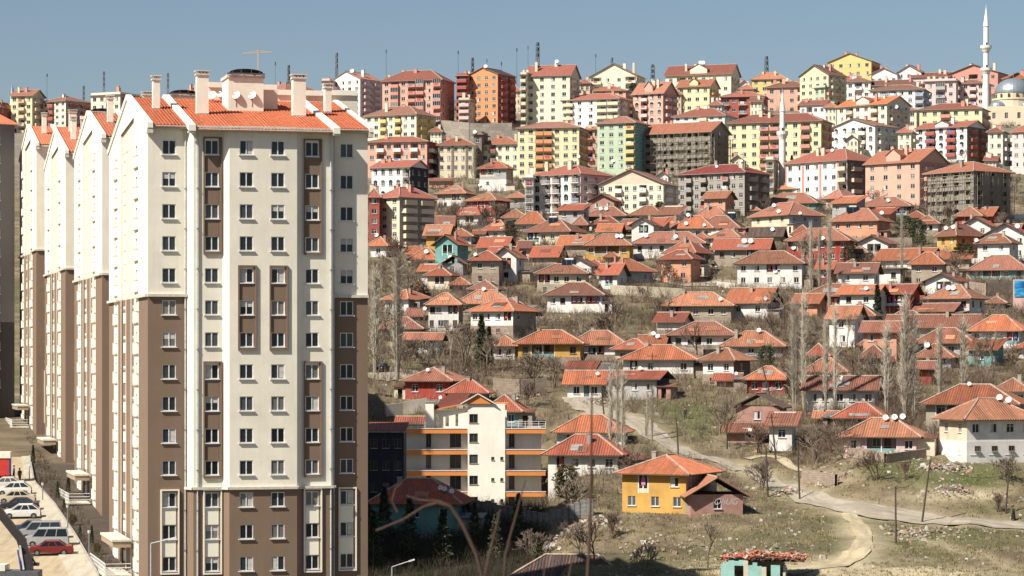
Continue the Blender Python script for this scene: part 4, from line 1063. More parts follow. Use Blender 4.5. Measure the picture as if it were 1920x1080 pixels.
    if fm is None:
        b=MB(); x=ww/2; t=.075
        for (p0,p1,q0,q1) in ((-x,-x+t,0,wh),(x-t,x,0,wh),(-x+t,x-t,0,t),(-x+t,x-t,wh-t,wh),(-.05,.04,t,wh-t)): b.box(p0,p1,-.06,.02,q0,q1,WHITE)
        b.box(-x-.12,x+.12,-.24,-.061,-.08,-.0,WHITE); WM['tf']=fm=b.mesh('window')
        b=MB(); b.face([(-x+t,-.005,t),(x-t,-.005,t),(x-t,-.005,wh-t),(-x+t,-.005,wh-t)],GLASS); WM['tp']=b.mesh('pane')
        b=MB()
        x=.7
        for (p0,p1,q0,q1) in ((-x,-x+.08,0,1.85),(x-.08,x,0,1.85),(-x+.08,x-.08,1.77,1.85),(-x+.08,x-.08,0,.08),(-.04,.04,.08,1.77)): b.box(p0,p1,-.05,.02,q0,q1,WHITE)
        b.face([(-x+.08,0,.08),(x-.08,0,.08),(x-.08,0,1.77),(-x+.08,0,1.77)],GLASS); WM['ts']=b.mesh('window')
        b=MB(); m=PALE; b.box(-1.5,1.5,-.16,0,0,.95,m); b.box(-1.55,1.55,-.19,0,.952,1.03,COPING); b.box(-1.55,1.55,-.19,0,-.12,-.002,COPING); WM['tb']=b.mesh('balcony')
        b=MB(); b.box(-.95,.95,-.08,0,0,1.0,PALE); b.box(-.9,.9,-.07,-.02,1.4,1.62,PALE); b.bar((-.95,-.05,1.3),(.95,-.05,1.3),.05,.05,WHITE); WM['tl']=b.mesh('balcony_parapet')
    for (x,y,z,k,s) in wins:
        w=link('window',fm,root,(x,y+.10,z)); link('pane',WM['tp'],w)
        if rnd.random()<.28: link('curtain',CURT[rnd.randrange(3)],w)
    for (y,z,zc) in shol:
        link('window',WM['ts'],root,(.2,y,z),-math.pi/2); link('balcony',WM['tb'],root,(-.004,y,z-.1),-math.pi/2)
    for y in (12.3,20.2):
        for z in zs: link('balcony_parapet',WM['tl'],root,(rec-.004,y,z-1.2),-math.pi/2)
    vb=MB()
    for y in (11.15,13.6,18.0,22.2): vb.bar((.03,y,bot),(.03,y,TZ+.3),.07,.07,PALE)
    vb.build('mullion',root,kind='stuff')
    # coloured strips between windows, framed
    def strip(s,c,yo,k0,k1,fill,frame):
        z1=zs[k0]+wh/2+.28; z0=zs[k1]-wh/2-.28; x0,x1=c-ww/2-.16,c+ww/2+.30; b=MB()
        for k in range(k0,k1): b.box(c-ww/2,c+ww/2,yo-.03,yo-.003,zs[k+1]+wh/2+.002,zs[k]-wh/2-.10,fill)
        f=.12
        b.box(x0,x0+f,yo-.16,yo-.004,z0,z1,frame); b.box(x1-f,x1,yo-.16,yo-.004,z0,z1,frame)
        b.box(x0+f,x1-f,yo-.16,yo-.004,z1-f,z1,frame); b.box(x0+f,x1-f,yo-.16,yo-.004,z0,z0+f,frame)
        if fill is BROWN: b.box(c+ww/2+.02,x1-f-.002,yo-.05,yo-.003,z0+f,z1-f,BROWN)
        b.build('facade_strip',root)
    P2=plaster((.84,.80,.66),.1)
    for s,c,yo in ((2,tx(397,yc),yc),(6,tx(585,yc),yc)):
        strip(s,c,yo,0,3,BROWN,BROWN); strip(s,c,yo,7,10,BROWN,BROWN); strip(s,c,yo,11,13,P2,P2)
    for c in (tx(462,yb),tx(521,yb)): strip(4,c,yb,4,6,BROWN,BROWN)
    strip(0,tx(317),0,11,13,P2,P2); strip(8,tx(650),0,11,13,P2,P2)
    # cornices
    def moulding(z,a,b,name='cornice'):
        m=MB()
        for p,q in zip(plan[a:b],plan[a+1:b+1]):
            P=Vector((p[0],p[1],z)); Q=Vector((q[0],q[1],z)); d=(Q-P).normalized(); n=Vector((d.y,-d.x,0))
            m.bar(P+n*.12-d*.04,Q+n*.12+d*.04,.24,.24,COPING)
        return m
    moulding(SPLIT,0,1).build('cornice',root); moulding(SPLIT,8,9).build('cornice',root); moulding(SPLITC,1,8).build('cornice',root)
    m=MB(); m.box(-.26,-.01,0,9,SPLIT-.12,SPLIT+.12,COPING); m.build('cornice',root); m=MB(); m.box(-.26,-.01,24,TD,SPLIT-.12,SPLIT+.12,COPING); m.build('cornice',root)
    # drain pipes
    for x,y in ((a0-.12,-.12),(a1+.35,yc-.12),(e1-.25,yc-.12),(e1+.2,-.12)):
        p=MB(); p.tube((x,y,bot),(x,y,TZ-.1),.065,.065,plain((.55,.60,.60),.4),6)
        for k in range(14): p.tube((x,y,bot+2+3.6*k),(x,y,bot+2.12+3.6*k),.09,.09,METAL,6)
        p.build('drain_pipe',root)
    # roofs: three slopes of real tile courses, eaves boards and white verges between
    sl=3.9/16.5
    def tileslope(x0,x1,ye,name='roof'):
        b=MB(); tw,tl=.30,.36; z=lambda y:TZ+.42+(y+.3)*sl
        b.face([(x0,ye,z(ye)),(x1,ye,z(ye)),(x1,TD/2,z(TD/2)),(x0,TD/2,z(TD/2))],TILE,[(x0,ye),(x1,ye),(x1,TD/2),(x0,TD/2)])
        b.face([(x1,TD+.4,z(-.4)),(x0,TD+.4,z(-.4)),(x0,TD/2,z(TD/2)),(x1,TD/2,z(TD/2))],TILE,[(x1,0),(x0,0),(x0,17),(x1,17)])
        b.box(x0,x1,ye+.02,0.3 if ye<-1 else .3,TZ+.05,TZ+.30,COPING)
        b.face([(x0,ye,z(ye)-.16),(x1,ye,z(ye)-.16),(x1,ye,z(ye)),(x0,ye,z(ye))],COPING)
        gt=MB(); gt.tube((x0,ye-.1,z(ye)-.12),(x1,ye-.1,z(ye)-.12),.09,.09,plain((.42,.28,.22),.5),6)
        o=b.build('roof',root); gt.build('gutter',o)
        c=MB(); ny=int((TD/2-ye)/tl); nx=int((x1-x0)/tw)
        for j in range(ny):
            y0=ye+j*tl; y1=y0+tl*1.02
            for i in range(nx):
                xa=x0+(x1-x0)*i/nx; xb=x0+(x1-x0)*(i+1)/nx; xm=(xa*.45+xb*.55); h=.075+rnd.random()*.02; e=rnd.uniform(-.012,.012)
                A=(xa,y0+e,z(y0)+.03); T=(xm,y0+e,z(y0)+h+.03); B_=(xb,y0+e,z(y0)+.03); A2=(xa,y1,z(y1)); T2=(xm,y1,z(y1)+h); B2=(xb,y1,z(y1))
                uvk=[(xa,y0),(xb,y0),(xb,y1),(xa,y1)]
                c.face([A,T,T2,A2],TILE,uvk); c.face([T,B_,B2,T2],TILE,uvk); c.face([A,B_,T],TILE,uvk[:3])
        c.build('tile',o,kind='stuff'); return o
    if detail:
        tileslope(.35,a0-.05,-.45); tileslope(a1+.15,e1-.1,-1.85); tileslope(e1+.35,TW+.35,-.45)
    def plainslope(x0,x1,ye):
        b=MB(); z=lambda y:TZ+.42+(y+.3)*sl
        roof_plane(b,[(x0,ye,z(ye)),(x1,ye,z(ye)),(x1,TD/2,z(TD/2)),(x0,TD/2,z(TD/2))],TILE,.36)
        b.face([(x1,TD+.4,z(-.4)),(x0,TD+.4,z(-.4)),(x0,TD/2,z(TD/2)),(x1,TD/2,z(TD/2))],TILE,[(x1,0),(x0,0),(x0,17),(x1,17)])
        b.box(x0,x1,ye+.02,.3,TZ+.05,TZ+.3,COPING); b.build('roof',root)
    if not detail: plainslope(.35,a0-.05,-.45); plainslope(a1+.15,e1-.1,-1.85); plainslope(e1+.35,TW+.35,-.45)
    z=lambda y:TZ+.42+(y+.3)*sl
    for x,ye,w,h in ((.12,-.75,.5,.28),(a1-.25,-2.1,.62,.36),(e1+.1,-2.1,.62,.36),(TW+.2,-.75,.4,.25)):
        v=MB(); 
        for (ya,yb_) in ((ye,TD/2),(TD-ye,TD/2)):
            za,zb=z(ye),z(TD/2); A=[(x-w/2,ya,za-.2),(x+w/2,ya,za-.2),(x+w/2,ya,za+h),(x-w/2,ya,za+h)]; B_=[(x-w/2,yb_,zb-.2),(x+w/2,yb_,zb-.2),(x+w/2,yb_,zb+h),(x-w/2,yb_,zb+h)]
            v.face(A,PALE)
            for i in range(4): v.face([A[i],B_[i],B_[(i+1)%4],A[(i+1)%4]],PALE)
        v.box(x-w/2-.02,x+w/2+.02,ye+.05,ye+.9,TZ-.35,z(ye)-.2,COPING)
        v.build('verge',root)
    # chimneys
    def chimney(x,y,w,d,zb,zt):
        c=MB(); c.box(x-w/2,x+w/2,y-d/2,y+d/2,zb,zt-.45,CREAM)
        c.box(x-w/2-.03,x+w/2+.03,y-d/2-.03,y+d/2+.03,zb,zb+.35,plain((.35,.38,.38),.6)); c.box(x-w/2-.10,x+w/2+.10,y-d/2-.1,y+d/2+.1,zt-.45,zt-.3,COPING)
        for k in range(4): c.box(x-w/2+.05+k*(w-.2)/3,x-w/2+.15+k*(w-.2)/3,y-d/2+.04,y+d/2-.04,zt-.3,zt-.1,PALE)
        c.box(x-w/2-.14,x+w/2+.14,y-d/2-.14,y+d/2+.14,zt-.1,zt,COPING); c.build('chimney',root)
    zpx=lambda py,y:(HY-py)/F*(238+.968*y+ .251*10)
    for (l,r,t,b_,y) in ((286,299,146,202,9.5),(368,390,135,214,6.8),(548,572,137,216,6.8),(608,620,153,205,9.8)):
        xa,xb=tx(l,y),tx(r,y); chimney((xa+xb)/2,y,xb-xa,.9,z(y)-.3,zpx(t,y))
    # lift house with its little barrel roof, and the raised rear ridge walls
    y=9.0; xa,xb=tx(428,y),tx(494,y); l=MB(); zt=zpx(146,y); l.box(xa,xb,y,y+4,z(y)-.5,zt,CREAM); l.box(xa-.12,xb+.12,y-.12,y+4.12,zt,zt+.3,COPING); l.box(xb,xb+1.6,y+1.5,y+4,z(y),zpx(165,y),BEIGE); l.build('lift_house',root)
    br=MB(); n=10; cx=(xa+xb)/2; rr=(xb-xa)/2*.95; DK=plain((.10,.09,.09),.6)
    for k in range(n):
        t0,t1=math.pi*k/n,math.pi*(k+1)/n; P=lambda t,yy:(cx+rr*math.cos(t),yy,zt+.45+.38*math.sin(t))
        br.face([P(t1,y-.3),P(t0,y-.3),P(t0,y+4.3),P(t1,y+4.3)][::-1],DK)
        if k%2==0: br.bar((P(t0,y)[0],y-.25,zt+.32),P(t0,y-.25),.07,.07,DK)
    br.bar((cx-rr-.2,y-.25,zt+.38),(cx+rr+.2,y-.25,zt+.38),.1,.1,DK); br.build('barrel_canopy',root)
    yy=17.5
    for (l_,r_,t_,b_) in ((392,430,155,205),(494,520,157,205),(517,606,166,215),(606,671,164,215)):
        xa,xb=tx(l_,yy),tx(r_,yy); q=MB(); zt=zpx(t_,yy); q.box(xa,xb-.01,yy,yy+.3,zpx(b_,yy),zt-.5,BEIGE); q.box(xa-.05,xb-.06,yy-.2,yy+.5,zt-.5,zt,PALE); q.build('parapet_wall',root)
    # entrance canopy and ramp on the car park side
    e=MB(); e.box(-1.9,-.25,11.5,22,-18.0,-17.45,plaster((.34,.25,.17),.2)); e.box(-2.0,-.25,11.4,22.1,-17.448,-17.25,COPING); e.build('entrance_canopy',root)
    e=MB(); e.box(-2.8,-.3,10,24,-23.5,-20.6,BROWN); e.box(-2.9,-.3,9.9,24.1,-20.598,-20.45,COPING)
    for k in range(8): e.box(-2.6,-.4,24.2+k*.5,24.7+k*.5,-23.5,-20.7-k*.3,COPING)
    e.build('entrance_platform',root)
    e=MB()
    for zz in (-19.4,-19.75,-20.1): e.bar((-2.75,10,zz),(-2.75,24,zz),.06,.06,WHITE); e.bar((-2.75,24,zz),(-2.75,30,zz-1.6),.06,.06,WHITE); e.bar((-2.75,10,zz),(-.4,10,zz),.06,.06,WHITE)
    for k in range(15): e.bar((-2.75,10+k,-20.4),(-2.75,10+k,-19.35),.06,.06,WHITE)
    for k in range(6): e.bar((-2.75,25+k,-20.6-k*.27),(-2.75,25+k,-19.6-k*.27),.06,.06,WHITE)
    e.build('railing',root)
    return root
CURT=[]
for a_,b_,c_ in ((-.5,-.08,.12),(.1,.52,.12),(-.5,.5,.72)):
    q_=MB(); q_.face([(a_,-.012,c_),(b_,-.012,c_),(b_,-.012,1.2),(a_,-.012,1.2)],CURTAIN); CURT.append(q_.mesh('curtain'))
T1=tower((-32.5,238,0),'nearest cream and brown tower, whose full windowed front fills the left half')
tower((-45.2,294,3.6),'second tower from the camera, directly behind the nearest one',False)
tower((-58.1,347,5.9),'third tower in the row, its own shaded front edge visible',False)
tower((-68.5,384,9.8),'fourth and farthest tower of the row of gables',False)
# dark tower at the left edge, only its shaded flank in view
def edge_tower():
    Y=410; s=F/Y; X1=(26-HX)/s; root=thing('apartment_tower','shaded grey and black tower cut off by the left edge','apartment tower',(X1-24*.79,Y-14,0),math.radians(-52),'tall cream and brown towers of the estate')
    H=(HY-232)/s; G_=plaster((.13,.12,.125),.1); Kk=plaster((.035,.03,.03),.1); w=MB(); D=24  # wall colours darkened to carry the shade on this tower
    hs=[]
    for k in range(14):
        z=H-2.6-k*2.87
        for c in (3,7,17,21): hs.append((c-.6,c+.6,z-.65,z+.65))
    hl=[(10.5,13.5,H-4-k*11.5-9,H-4-k*11.5) for k in range(3)]
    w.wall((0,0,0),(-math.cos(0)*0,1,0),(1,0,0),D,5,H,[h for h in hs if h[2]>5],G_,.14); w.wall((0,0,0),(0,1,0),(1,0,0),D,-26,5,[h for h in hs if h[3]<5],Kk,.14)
    w.box(-20,0,-.02,D+.02,-26,H,G_)if 0 else w.wall((-20,0,0),(1,0,0),(0,-1,0),20,-26,H,[],G_)
    w.face([(0,D,-26),(-20,D,-26),(-20,D,H),(0,D,H)],G_); w.build('wall',root)
    for a,b,c,d in hs: link('window',window_mesh(b-a,d-c,0),root,(-.12,(a+b)/2,c),math.pi/2)
    for a,b,c,d in hl:
        p=MB(); p.box(.003,.06,a,b,c,d,plaster((.05,.04,.04),.1)); p.build('facade_strip',root)
    rb,cp=make_roof('gy',20,D,H,3.2,.7,TILE,CONC,0); o=rb.build('roof',root,(-10,D/2,0)); cp.build('ridge_cap',o)
edge_tower()
# ------------------------------------------------------------ four storey flats with orange bands
def orange_flats():
    Y=372.0; s=F/Y; X=lambda px:(px-890)/s; Z=lambda py:(HY-py)/s; zc=Z(950)
    root=thing('apartment_block','unfinished cream flats with orange balcony bands and a small gable','apartment block',((890-HX)/s,Y,zc)); BUILT['cream flats with orange balcony bands']=dict(num=(757,1022,1022,757,803,950),fr=dict(Yf=Y),root=root); NICKOF[root.name]='cream flats with orange balcony bands'
    z=lambda py:Z(py)-zc
    CW=plaster((.82,.79,.70),.25); OR=plaster((.62,.22,.055),.2); GW=plaster((.64,.62,.57),.3); w=MB(); st=39.6/s; top=z(803)
    xl,xa,xb,xr=X(757),X(877),X(947),X(1015)
    ctr=[]; 
    for k in range(4):
        zz=top-k*st; ctr.append((X(880)-xa,X(896)-xa,zz-1.95,zz-.72)) if k else ctr.append((X(880)-xa,X(896)-xa,zz+.75,zz+2.0))
        if k: ctr+= [(X(921)-xa,X(927)-xa,zz-1.5,zz-1.05),(X(938)-xa,X(944)-xa,zz-1.5,zz-1.05)]
    ctr.append((X(880)-xa,X(896)-xa,top-1.95,top-.72)); ctr=[c for c in ctr]
    ctr=sorted(set(ctr)); w.wall((xa,0,0),(1,0,0),(0,-1,0),xb-xa,-5,z(757),ctr,CW,.2)
    w.wall((xa,1.5,0),(0,-1,0),(-1,0,0),1.5,-5,z(757),[],CW); w.wall((xb,0,0),(0,1,0),(1,0,0),1.5,-5,z(757),[],CW)
    for (x0,x1,doors) in ((xl,xa,((X(798),X(808)),(X(843),X(864)))),(xb,xr,((X(954),X(965)),))):
        hs=[]
        for k in range(4):
            zz=top-k*st
            for a,b in doors: hs.append((a-x0,b-x0,zz-st+.25,zz-.75))
        w.wall((x0,1.5,0),(1,0,0),(0,-1,0),x1-x0,-5,top,hs,GW,.2)
        for h in hs: link('balcony_door',window_mesh(h[1]-h[0],h[3]-h[2],3),root,(x0+(h[0]+h[1])/2,1.66,h[2]))
    w.wall((xr,1.5,0),(0,1,0),(1,0,0),10,-5,top,[(2,3.2,top-k*st-2,top-k*st-.8) for k in range(4)],CW); w.wall((xl,11.5,0),(0,-1,0),(-1,0,0),10,-5,top,[],CW)
    w.face([(xl,11.5,-5),(xl,11.5,top),(xr,11.5,top),(xr,11.5,-5)],CW); w.face([(xl,1.5,top),(xr,1.5,top),(xr,11.5,top),(xl,11.5,top)],CONC)
    w.build('wall',root)
    for c in ctr:
        wd=c[1]-c[0]; link('window',window_mesh(wd,c[3]-c[2],3),root,(xa+(c[0]+c[1])/2,.16,c[2]))
    for (x0,x1) in ((xl,xa),(xb,X(1023))):
        for k in range(4):
            zz=top-k*st; xx0=x0 if not(k==0 and x0==xb) else X(921)
            b=MB(); b.box(xx0,x1,-.3 if xx0!=x0 else .12,.3,zz-.72,zz-.08,OR) if 0 else b.box(xx0,x1,.12,.24,zz-.72,zz-.08,OR)
            b.box(xx0-.05,x1+.05,.05,.3,zz-.078,zz+.02,WHITE); b.box(xx0,x1,.24,1.5,zz-.72,zz-.58,CONC); 
            b.box(xx0,xx0+.12,.24,1.5,zz-.58,zz-.08,OR); b.box(x1-.12,x1,.24,1.5,zz-.58,zz-.08,OR); b.build('balcony',root)
    r=MB()
    for x0,x1 in ((xl,X(797)),(X(921),X(1023))):
        for h in (.3,.62,.95): r.bar((x0,.2,top+h),(x1,.2,top+h),.05,.05,WHITE)
        n=int((x1-x0)/.9)
        for i in range(n+1): r.bar((x0+(x1-x0)*i/n,.2,top),(x0+(x1-x0)*i/n,.2,top+.97),.06,.06,WHITE)
    r.build('railing',root)
    p=MB(); zp_=z(770); p.wall((X(813),2,0),(1,0,0),(0,-1,0),X(877)-X(813),top,zp_,[(.3,.7,top+.2,zp_-.5),(1.6,2.1,top+.2,zp_-.8),(3.0,3.4,top+.2,zp_-.5)],CW); p.wall((X(813),9,0),(0,-1,0),(-1,0,0),7,top,zp_,[],CW)
    p.build('penthouse_wall',root); p=MB(); p.wall((X(921),2,0),(1,0,0),(0,-1,0),X(950)-X(921),top,z(760),[],CW); p.wall((X(950),2,0),(0,1,0),(1,0,0),6,top,z(760),[],CW); p.build('penthouse_wall',root); p=MB(); p.box(X(797),X(813),1.0,3.2,top,z(755),CW); p.box(X(797)-.1,X(813)+.1,.9,3.3,z(755),z(755)+.12,CONC)
    p.build('stair_shaft',root)
    g=MB(); RR=tiles((.26,.05,.03),.3); pk=z(757); ap=z(745)+.4; xc=(X(868)+X(925))/2
    g.face([(X(868),-.3,pk),(X(925),-.3,pk),(xc,-.3,ap)],OR)
    g.face([(X(868)-.3,-.5,pk),(xc,-.5,ap+.1),(xc,8,ap+.1),(X(868)-.3,8,pk)][::-1],RR); g.face([(X(925)+.3,-.5,pk),(xc,-.5,ap+.1),(xc,8,ap+.1),(X(925)+.3,8,pk)],RR)
    g.bar((X(868)-.3,-.5,pk),(xc,-.5,ap+.1),.14,.14,WHITE); g.bar((X(925)+.3,-.5,pk),(xc,-.5,ap+.1),.14,.14,WHITE)
    g.face([(X(813)-.5,1.4,zp_+.1),(X(872),1.4,pk+.1),(X(880),7,ap),(X(840),7,ap)],RR); g.face([(X(813)-.5,1.4,zp_-.1),(X(872),1.4,pk-.1),(X(872),1.4,pk+.1),(X(813)-.5,1.4,zp_+.1)],OR)
    g.box(X(918),X(953),1.6,8,z(760),z(760)+.3,OR); g.build('roof',root)
orange_flats()
# dark shaded building left of it, its shade put into near-black walls
def dark_block():
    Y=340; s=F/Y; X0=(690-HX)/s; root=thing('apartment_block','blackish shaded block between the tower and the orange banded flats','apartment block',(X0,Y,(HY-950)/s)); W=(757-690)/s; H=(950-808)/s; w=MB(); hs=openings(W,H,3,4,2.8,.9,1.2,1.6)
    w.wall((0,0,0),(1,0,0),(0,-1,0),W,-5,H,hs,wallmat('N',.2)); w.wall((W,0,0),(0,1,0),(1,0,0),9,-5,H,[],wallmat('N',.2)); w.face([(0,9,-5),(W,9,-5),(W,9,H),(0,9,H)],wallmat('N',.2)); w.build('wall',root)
    for a,b,c,d in hs: link('window',window_mesh(b-a,d-c,3),root,((a+b)/2,.12,c))
    rb,cp=make_roof('s',W,9,H,.9,.3,tiles(ROOFC['r'],.5),CONC,0); rb.build('roof',root,(W/2,4.5,0))
dark_block()
# ------------------------------------------------------------ scaffolding round the two unfinished blocks
def scaffold(nick,label):
    b=BUILT[nick]; fr=b['fr']; W,D,H=fr['W'],fr['D'],fr['H']
    root=thing('scaffolding',label,'scaffolding',(fr['Xc'],fr['Yc'],fr['z0']),fr['th'])
    WOOD=plain((.30,.25,.19),.9,0,.2); m=MB(); pl=MB()
    for (o,d,L) in (((-W/2-.9,-D/2-1.0),(1,0),W+1.8),((W/2+1.0,-D/2-.6),(0,1),D)):
        n=int(L/2.0); nr_=int(H/2.6)
        for off in (0,.8):
            nx,ny=(0,-off) if d[0] else (off,0)
            for i in range(n+1):
                x=o[0]+d[0]*L*i/n+nx; y=o[1]+d[1]*L*i/n+ny; j=rnd.uniform(-.1,.1); m.bar((x+j,y,-1.5),(x-j,y,H*rnd.uniform(.86,1.03)),.11,.11,WOOD)
            for k in range(nr_+1):
                z=k*2.6+rnd.uniform(-.15,.15); m.bar((o[0]+nx,o[1]+ny,z),(o[0]+d[0]*L+nx,o[1]+d[1]*L+ny,z+rnd.uniform(-.2,.2)),.10,.10,WOOD)
        for k in range(nr_):
            for i in range(n):
                if rnd.random()<.45: m.bar((o[0]+d[0]*L*i/n,o[1]+d[1]*L*i/n,k*2.6),(o[0]+d[0]*L*(i+1)/n,o[1]+d[1]*L*(i+1)/n,k*2.6+2.5),.09,.09,WOOD)
                if rnd.random()<.7:
                    a=(o[0]+d[0]*L*i/n,o[1]+d[1]*L*i/n); c=(o[0]+d[0]*L*(i+1)/n,o[1]+d[1]*L*(i+1)/n); z=k*2.6+.1
                    nx,ny=(0,-.4) if d[0] else (.4,0); pl.bar((a[0]+nx,a[1]+ny,z),(c[0]+nx,c[1]+ny,z),.7,.06,WOOD)
    m.build('pole',root,kind='stuff'); pl.build('plank',root,kind='stuff')
scaffold('unfinished grey block under scaffolding right of the green block','timber scaffolding around the unfinished grey block beside the green block')
scaffold('tall grey block wrapped in scaffolding near the right edge','timber scaffolding wrapped around the tall grey block near the right edge')
# ------------------------------------------------------------ minarets and mosque
STONE=plaster((.80,.77,.70),.2); LEAD=plain((.33,.38,.42),.35,.5); 
def minaret(px,ptip,pbase,Y,w,balc,label,loc=None,sm=STONE,coltop=None):
    s=F/Y; H=(pbase-ptip)/s; X=(px-HX)/s; zb=(HY-pbase)/s; root=thing('minaret',label,'minaret',(X,Y,zb)); r=w/2/s; z=lambda py:(pbase-py)/s
    b=MB(); cone=z(balc[0]); top=z(balc[-1]); conez=z(balc[0])+(H-z(balc[0]))*.50
    b.lathe([(r*1.5,-8),(r*1.5,1),(r*1.15,2.2),(r,3),(r*.95,z(balc[-1])),(r*.78,z(balc[-1])+.2),(r*.74,conez)],sm,16); b.build('shaft',root)
    c=MB(); c.lathe([(r*.9,conez),(r*.85,conez+.3),(r*.06,H-1.0),(r*.06,H-.4)],coltop or sm,16); c.lathe([(r*.06,H-.6),(r*.14,H-.45),(.0,H)],METAL,8); c.build('spire',root)
    for p in balc:
        g=MB(); q=z(p); g.lathe([(r*.95,q-1.6),(r*1.25,q-.8),(r*1.6,q-.1),(r*1.65,q),(r*1.65,q+.95),(r*1.55,q+.95),(r*1.55,q+.02),(r*.7,q+.02)],sm,16); g.build('balcony',root)
        d=MB(); d.box(-.35,.35,-r*.99,-r*.8,q+.05,q+1.9,plain((.05,.04,.04),.8)); d.build('door',root)
minaret(1849,9,235,1010,13,(90,132),'tall white minaret with two balconies rising high at the upper right')
minaret(1467,166,362,800,13,(252,),'slim white minaret with one balcony in front of the long yellow block')
minaret(23,152,232,1040,9,(200,),'small grey tipped minaret at the far left skyline',coltop=LEAD)
def mosque():
    Y=985; s=F/Y; X=(1900-HX)/s; zb=(HY-262)/s; z=lambda py:(262-py)/s; root=thing('mosque','cream mosque with a grey lead dome at the right edge','mosque',(X,Y,zb),math.radians(-12))
    m=plaster((.62,.53,.38),.15); b=MB(); w=9.0; hs=openings(2*w,z(205),4,2,4.5,1.2,2.2,3.0)
    b.wall((-w,-w,0),(1,0,0),(0,-1,0),2*w,-6,z(203),hs,m,.3); b.wall((-w,w,0),(0,-1,0),(-1,0,0),2*w,-6,z(203),[],m); b.wall((w,-w,0),(0,1,0),(1,0,0),2*w,-6,z(203),[],m); b.face([(-w,-w,z(203)),(w,-w,z(203)),(w,w,z(203)),(-w,w,z(203))],LEAD)
    b.face([(w,w,-6),(-w,w,-6),(-w,w,z(203)),(w,w,z(203))],m); b.build('wall',root)
    for a,c,d,e in hs: link('window',window_mesh(c-a,e-d,0),root,(-w+(a+c)/2,-w+.25,d))
    t=MB(); t.lathe([(7.6,z(203)),(7.6,z(190)),(7.9,z(189)),(7.9,z(186))],m,24); t.build('drum',root); t=MB(); t.lathe([(6.7,z(186)),(6.7,z(176)),(7.0,z(175))],m,24); t.build('drum',root)
    R=6.9; t=MB(); t.lathe([(R*math.cos(a),z(175)+5.6*math.sin(a)) for a in [i*math.pi/20 for i in range(11)]],LEAD,32); t.lathe([(.12,z(175)+5.5),(.12,z(175)+7.4),(0,z(175)+8.2)],METAL,6); o=t.build('dome',root)
    for p in o.data.polygons: p.use_smooth=True
    for sx in (-1,1):
        t=MB(); R=3.2; t.lathe([(R*math.cos(a),z(203)+2.4*math.sin(a)) for a in [i*math.pi/12 for i in range(7)]],LEAD,18,(sx*5.4,-5.4)); t.build('small_dome',root)
    t=MB()
    for k in range(14):
        a=2*math.pi*k/14; t.box(6.75*math.cos(a)-.35,6.75*math.cos(a)+.35,6.75*math.sin(a)-.35,6.75*math.sin(a)+.35,z(185),z(178),plain((.05,.05,.05),.5))
    t.build('drum_window',root,kind='stuff')
    t=MB(); t.box(-w-3.4,-w-.1,-w-1,-w+4,-6,z(228),m); t.box(-w-3.6,-w-.1,-w-1.2,-w+4.2,z(228)+.002,z(226),LEAD); t.build('porch',root)
mosque()
# ------------------------------------------------------------ free standing walls
def wall_thing(name,label,pts,h,m,t=.4,cat='wall',cop=None,sink=2.0):
    P=[ground(*p) for p in pts]; root=thing(name,label,cat,tuple(P[0])); mb=MB(); 
    path=[]
    for a,b in zip(P,P[1:]):
        n=max(1,int((b-a).length/4))
        for i in range(n): q=a.lerp(b,i/n); path.append(gz(q.x,q.y))
    path.append(P[-1]); O=P[0]
    L=0
    for a,b in zip(path,path[1:]):
        d=(b-a); d.z=0; l=d.length; d.normalize(); n=Vector((d.y,-d.x,0))*t/2
        if n.y>0: n=-n
        ha=h+rnd.uniform(-.12,.12) if cop is None else h
        A=a-O; B=b-O; za=A.z; zb=B.z
        for sg in (1,-1):
            q=[A+n*sg+Vector((0,0,-sink)),B+n*sg+Vector((0,0,-sink)),B+n*sg+Vector((0,0,ha)),A+n*sg+Vector((0,0,ha))]
            mb.face(q if sg>0 else q[::-1],m,[(L,0),(L+l,0),(L+l,h+sink),(L,h+sink)])
        mb.face([A+n+Vector((0,0,ha)),B+n+Vector((0,0,ha)),B-n+Vector((0,0,ha)),A-n+Vector((0,0,ha))],m); L+=l
    mb.build('masonry',root); return root
ST=wallmat('s'); BL=masonry('blockwork',(.48,.42,.31),(.40,.35,.26),(.25,.22,.17),.8,.45)
wall_thing('retaining_wall','long pale block retaining wall below the upper street',[(1145,552),(1215,556),(1284,560)],2.0,BL)
wall_thing('retaining_wall','crumbling pale stone terrace wall below the slim cypresses',[(925,738),(975,741),(1025,738)],2.5,ST)
wall_thing('garden_wall','broken whitewashed yard wall left of the orange red house',[(722,780),(755,776),(800,768)],1.8,plaster((.55,.50,.42),.8))
wall_thing('retaining_wall','stone terrace wall under the teal veranda house',[(1818,552),(1850,556),(1895,553),(1925,552)],2.8,ST)
wall_thing('garden_wall','low white yard wall beneath the outside stair house',[(1345,537),(1380,541),(1440,541)],1.0,plaster((.62,.58,.50),.7))
wall_thing('retaining_wall','stone bank wall right of the salmon solar panel house',[(1600,462),(1660,463),(1710,462)],2.2,ST)
wall_thing('retaining_wall','rough stone wall beside the lane under the bare trees',[(1505,905),(1540,908),(1568,912)],1.6,ST)
wall_thing('retaining_wall','tumbled stone wall under the pink three dish house',[(1590,856),(1660,868),(1735,858)],1.2,ST)
wall_thing('retaining_wall','stone wall holding the terrace under the middle patched house',[(1252,662),(1320,668),(1400,664)],1.2,ST)
wall_thing('retaining_wall','grey rock faced bank above the cream and brown block',[(815,262),(880,262),(960,262)],6.0,masonry('rock_face',(.34,.30,.25),(.24,.21,.18),(.12,.1,.09),2.2,1.1))
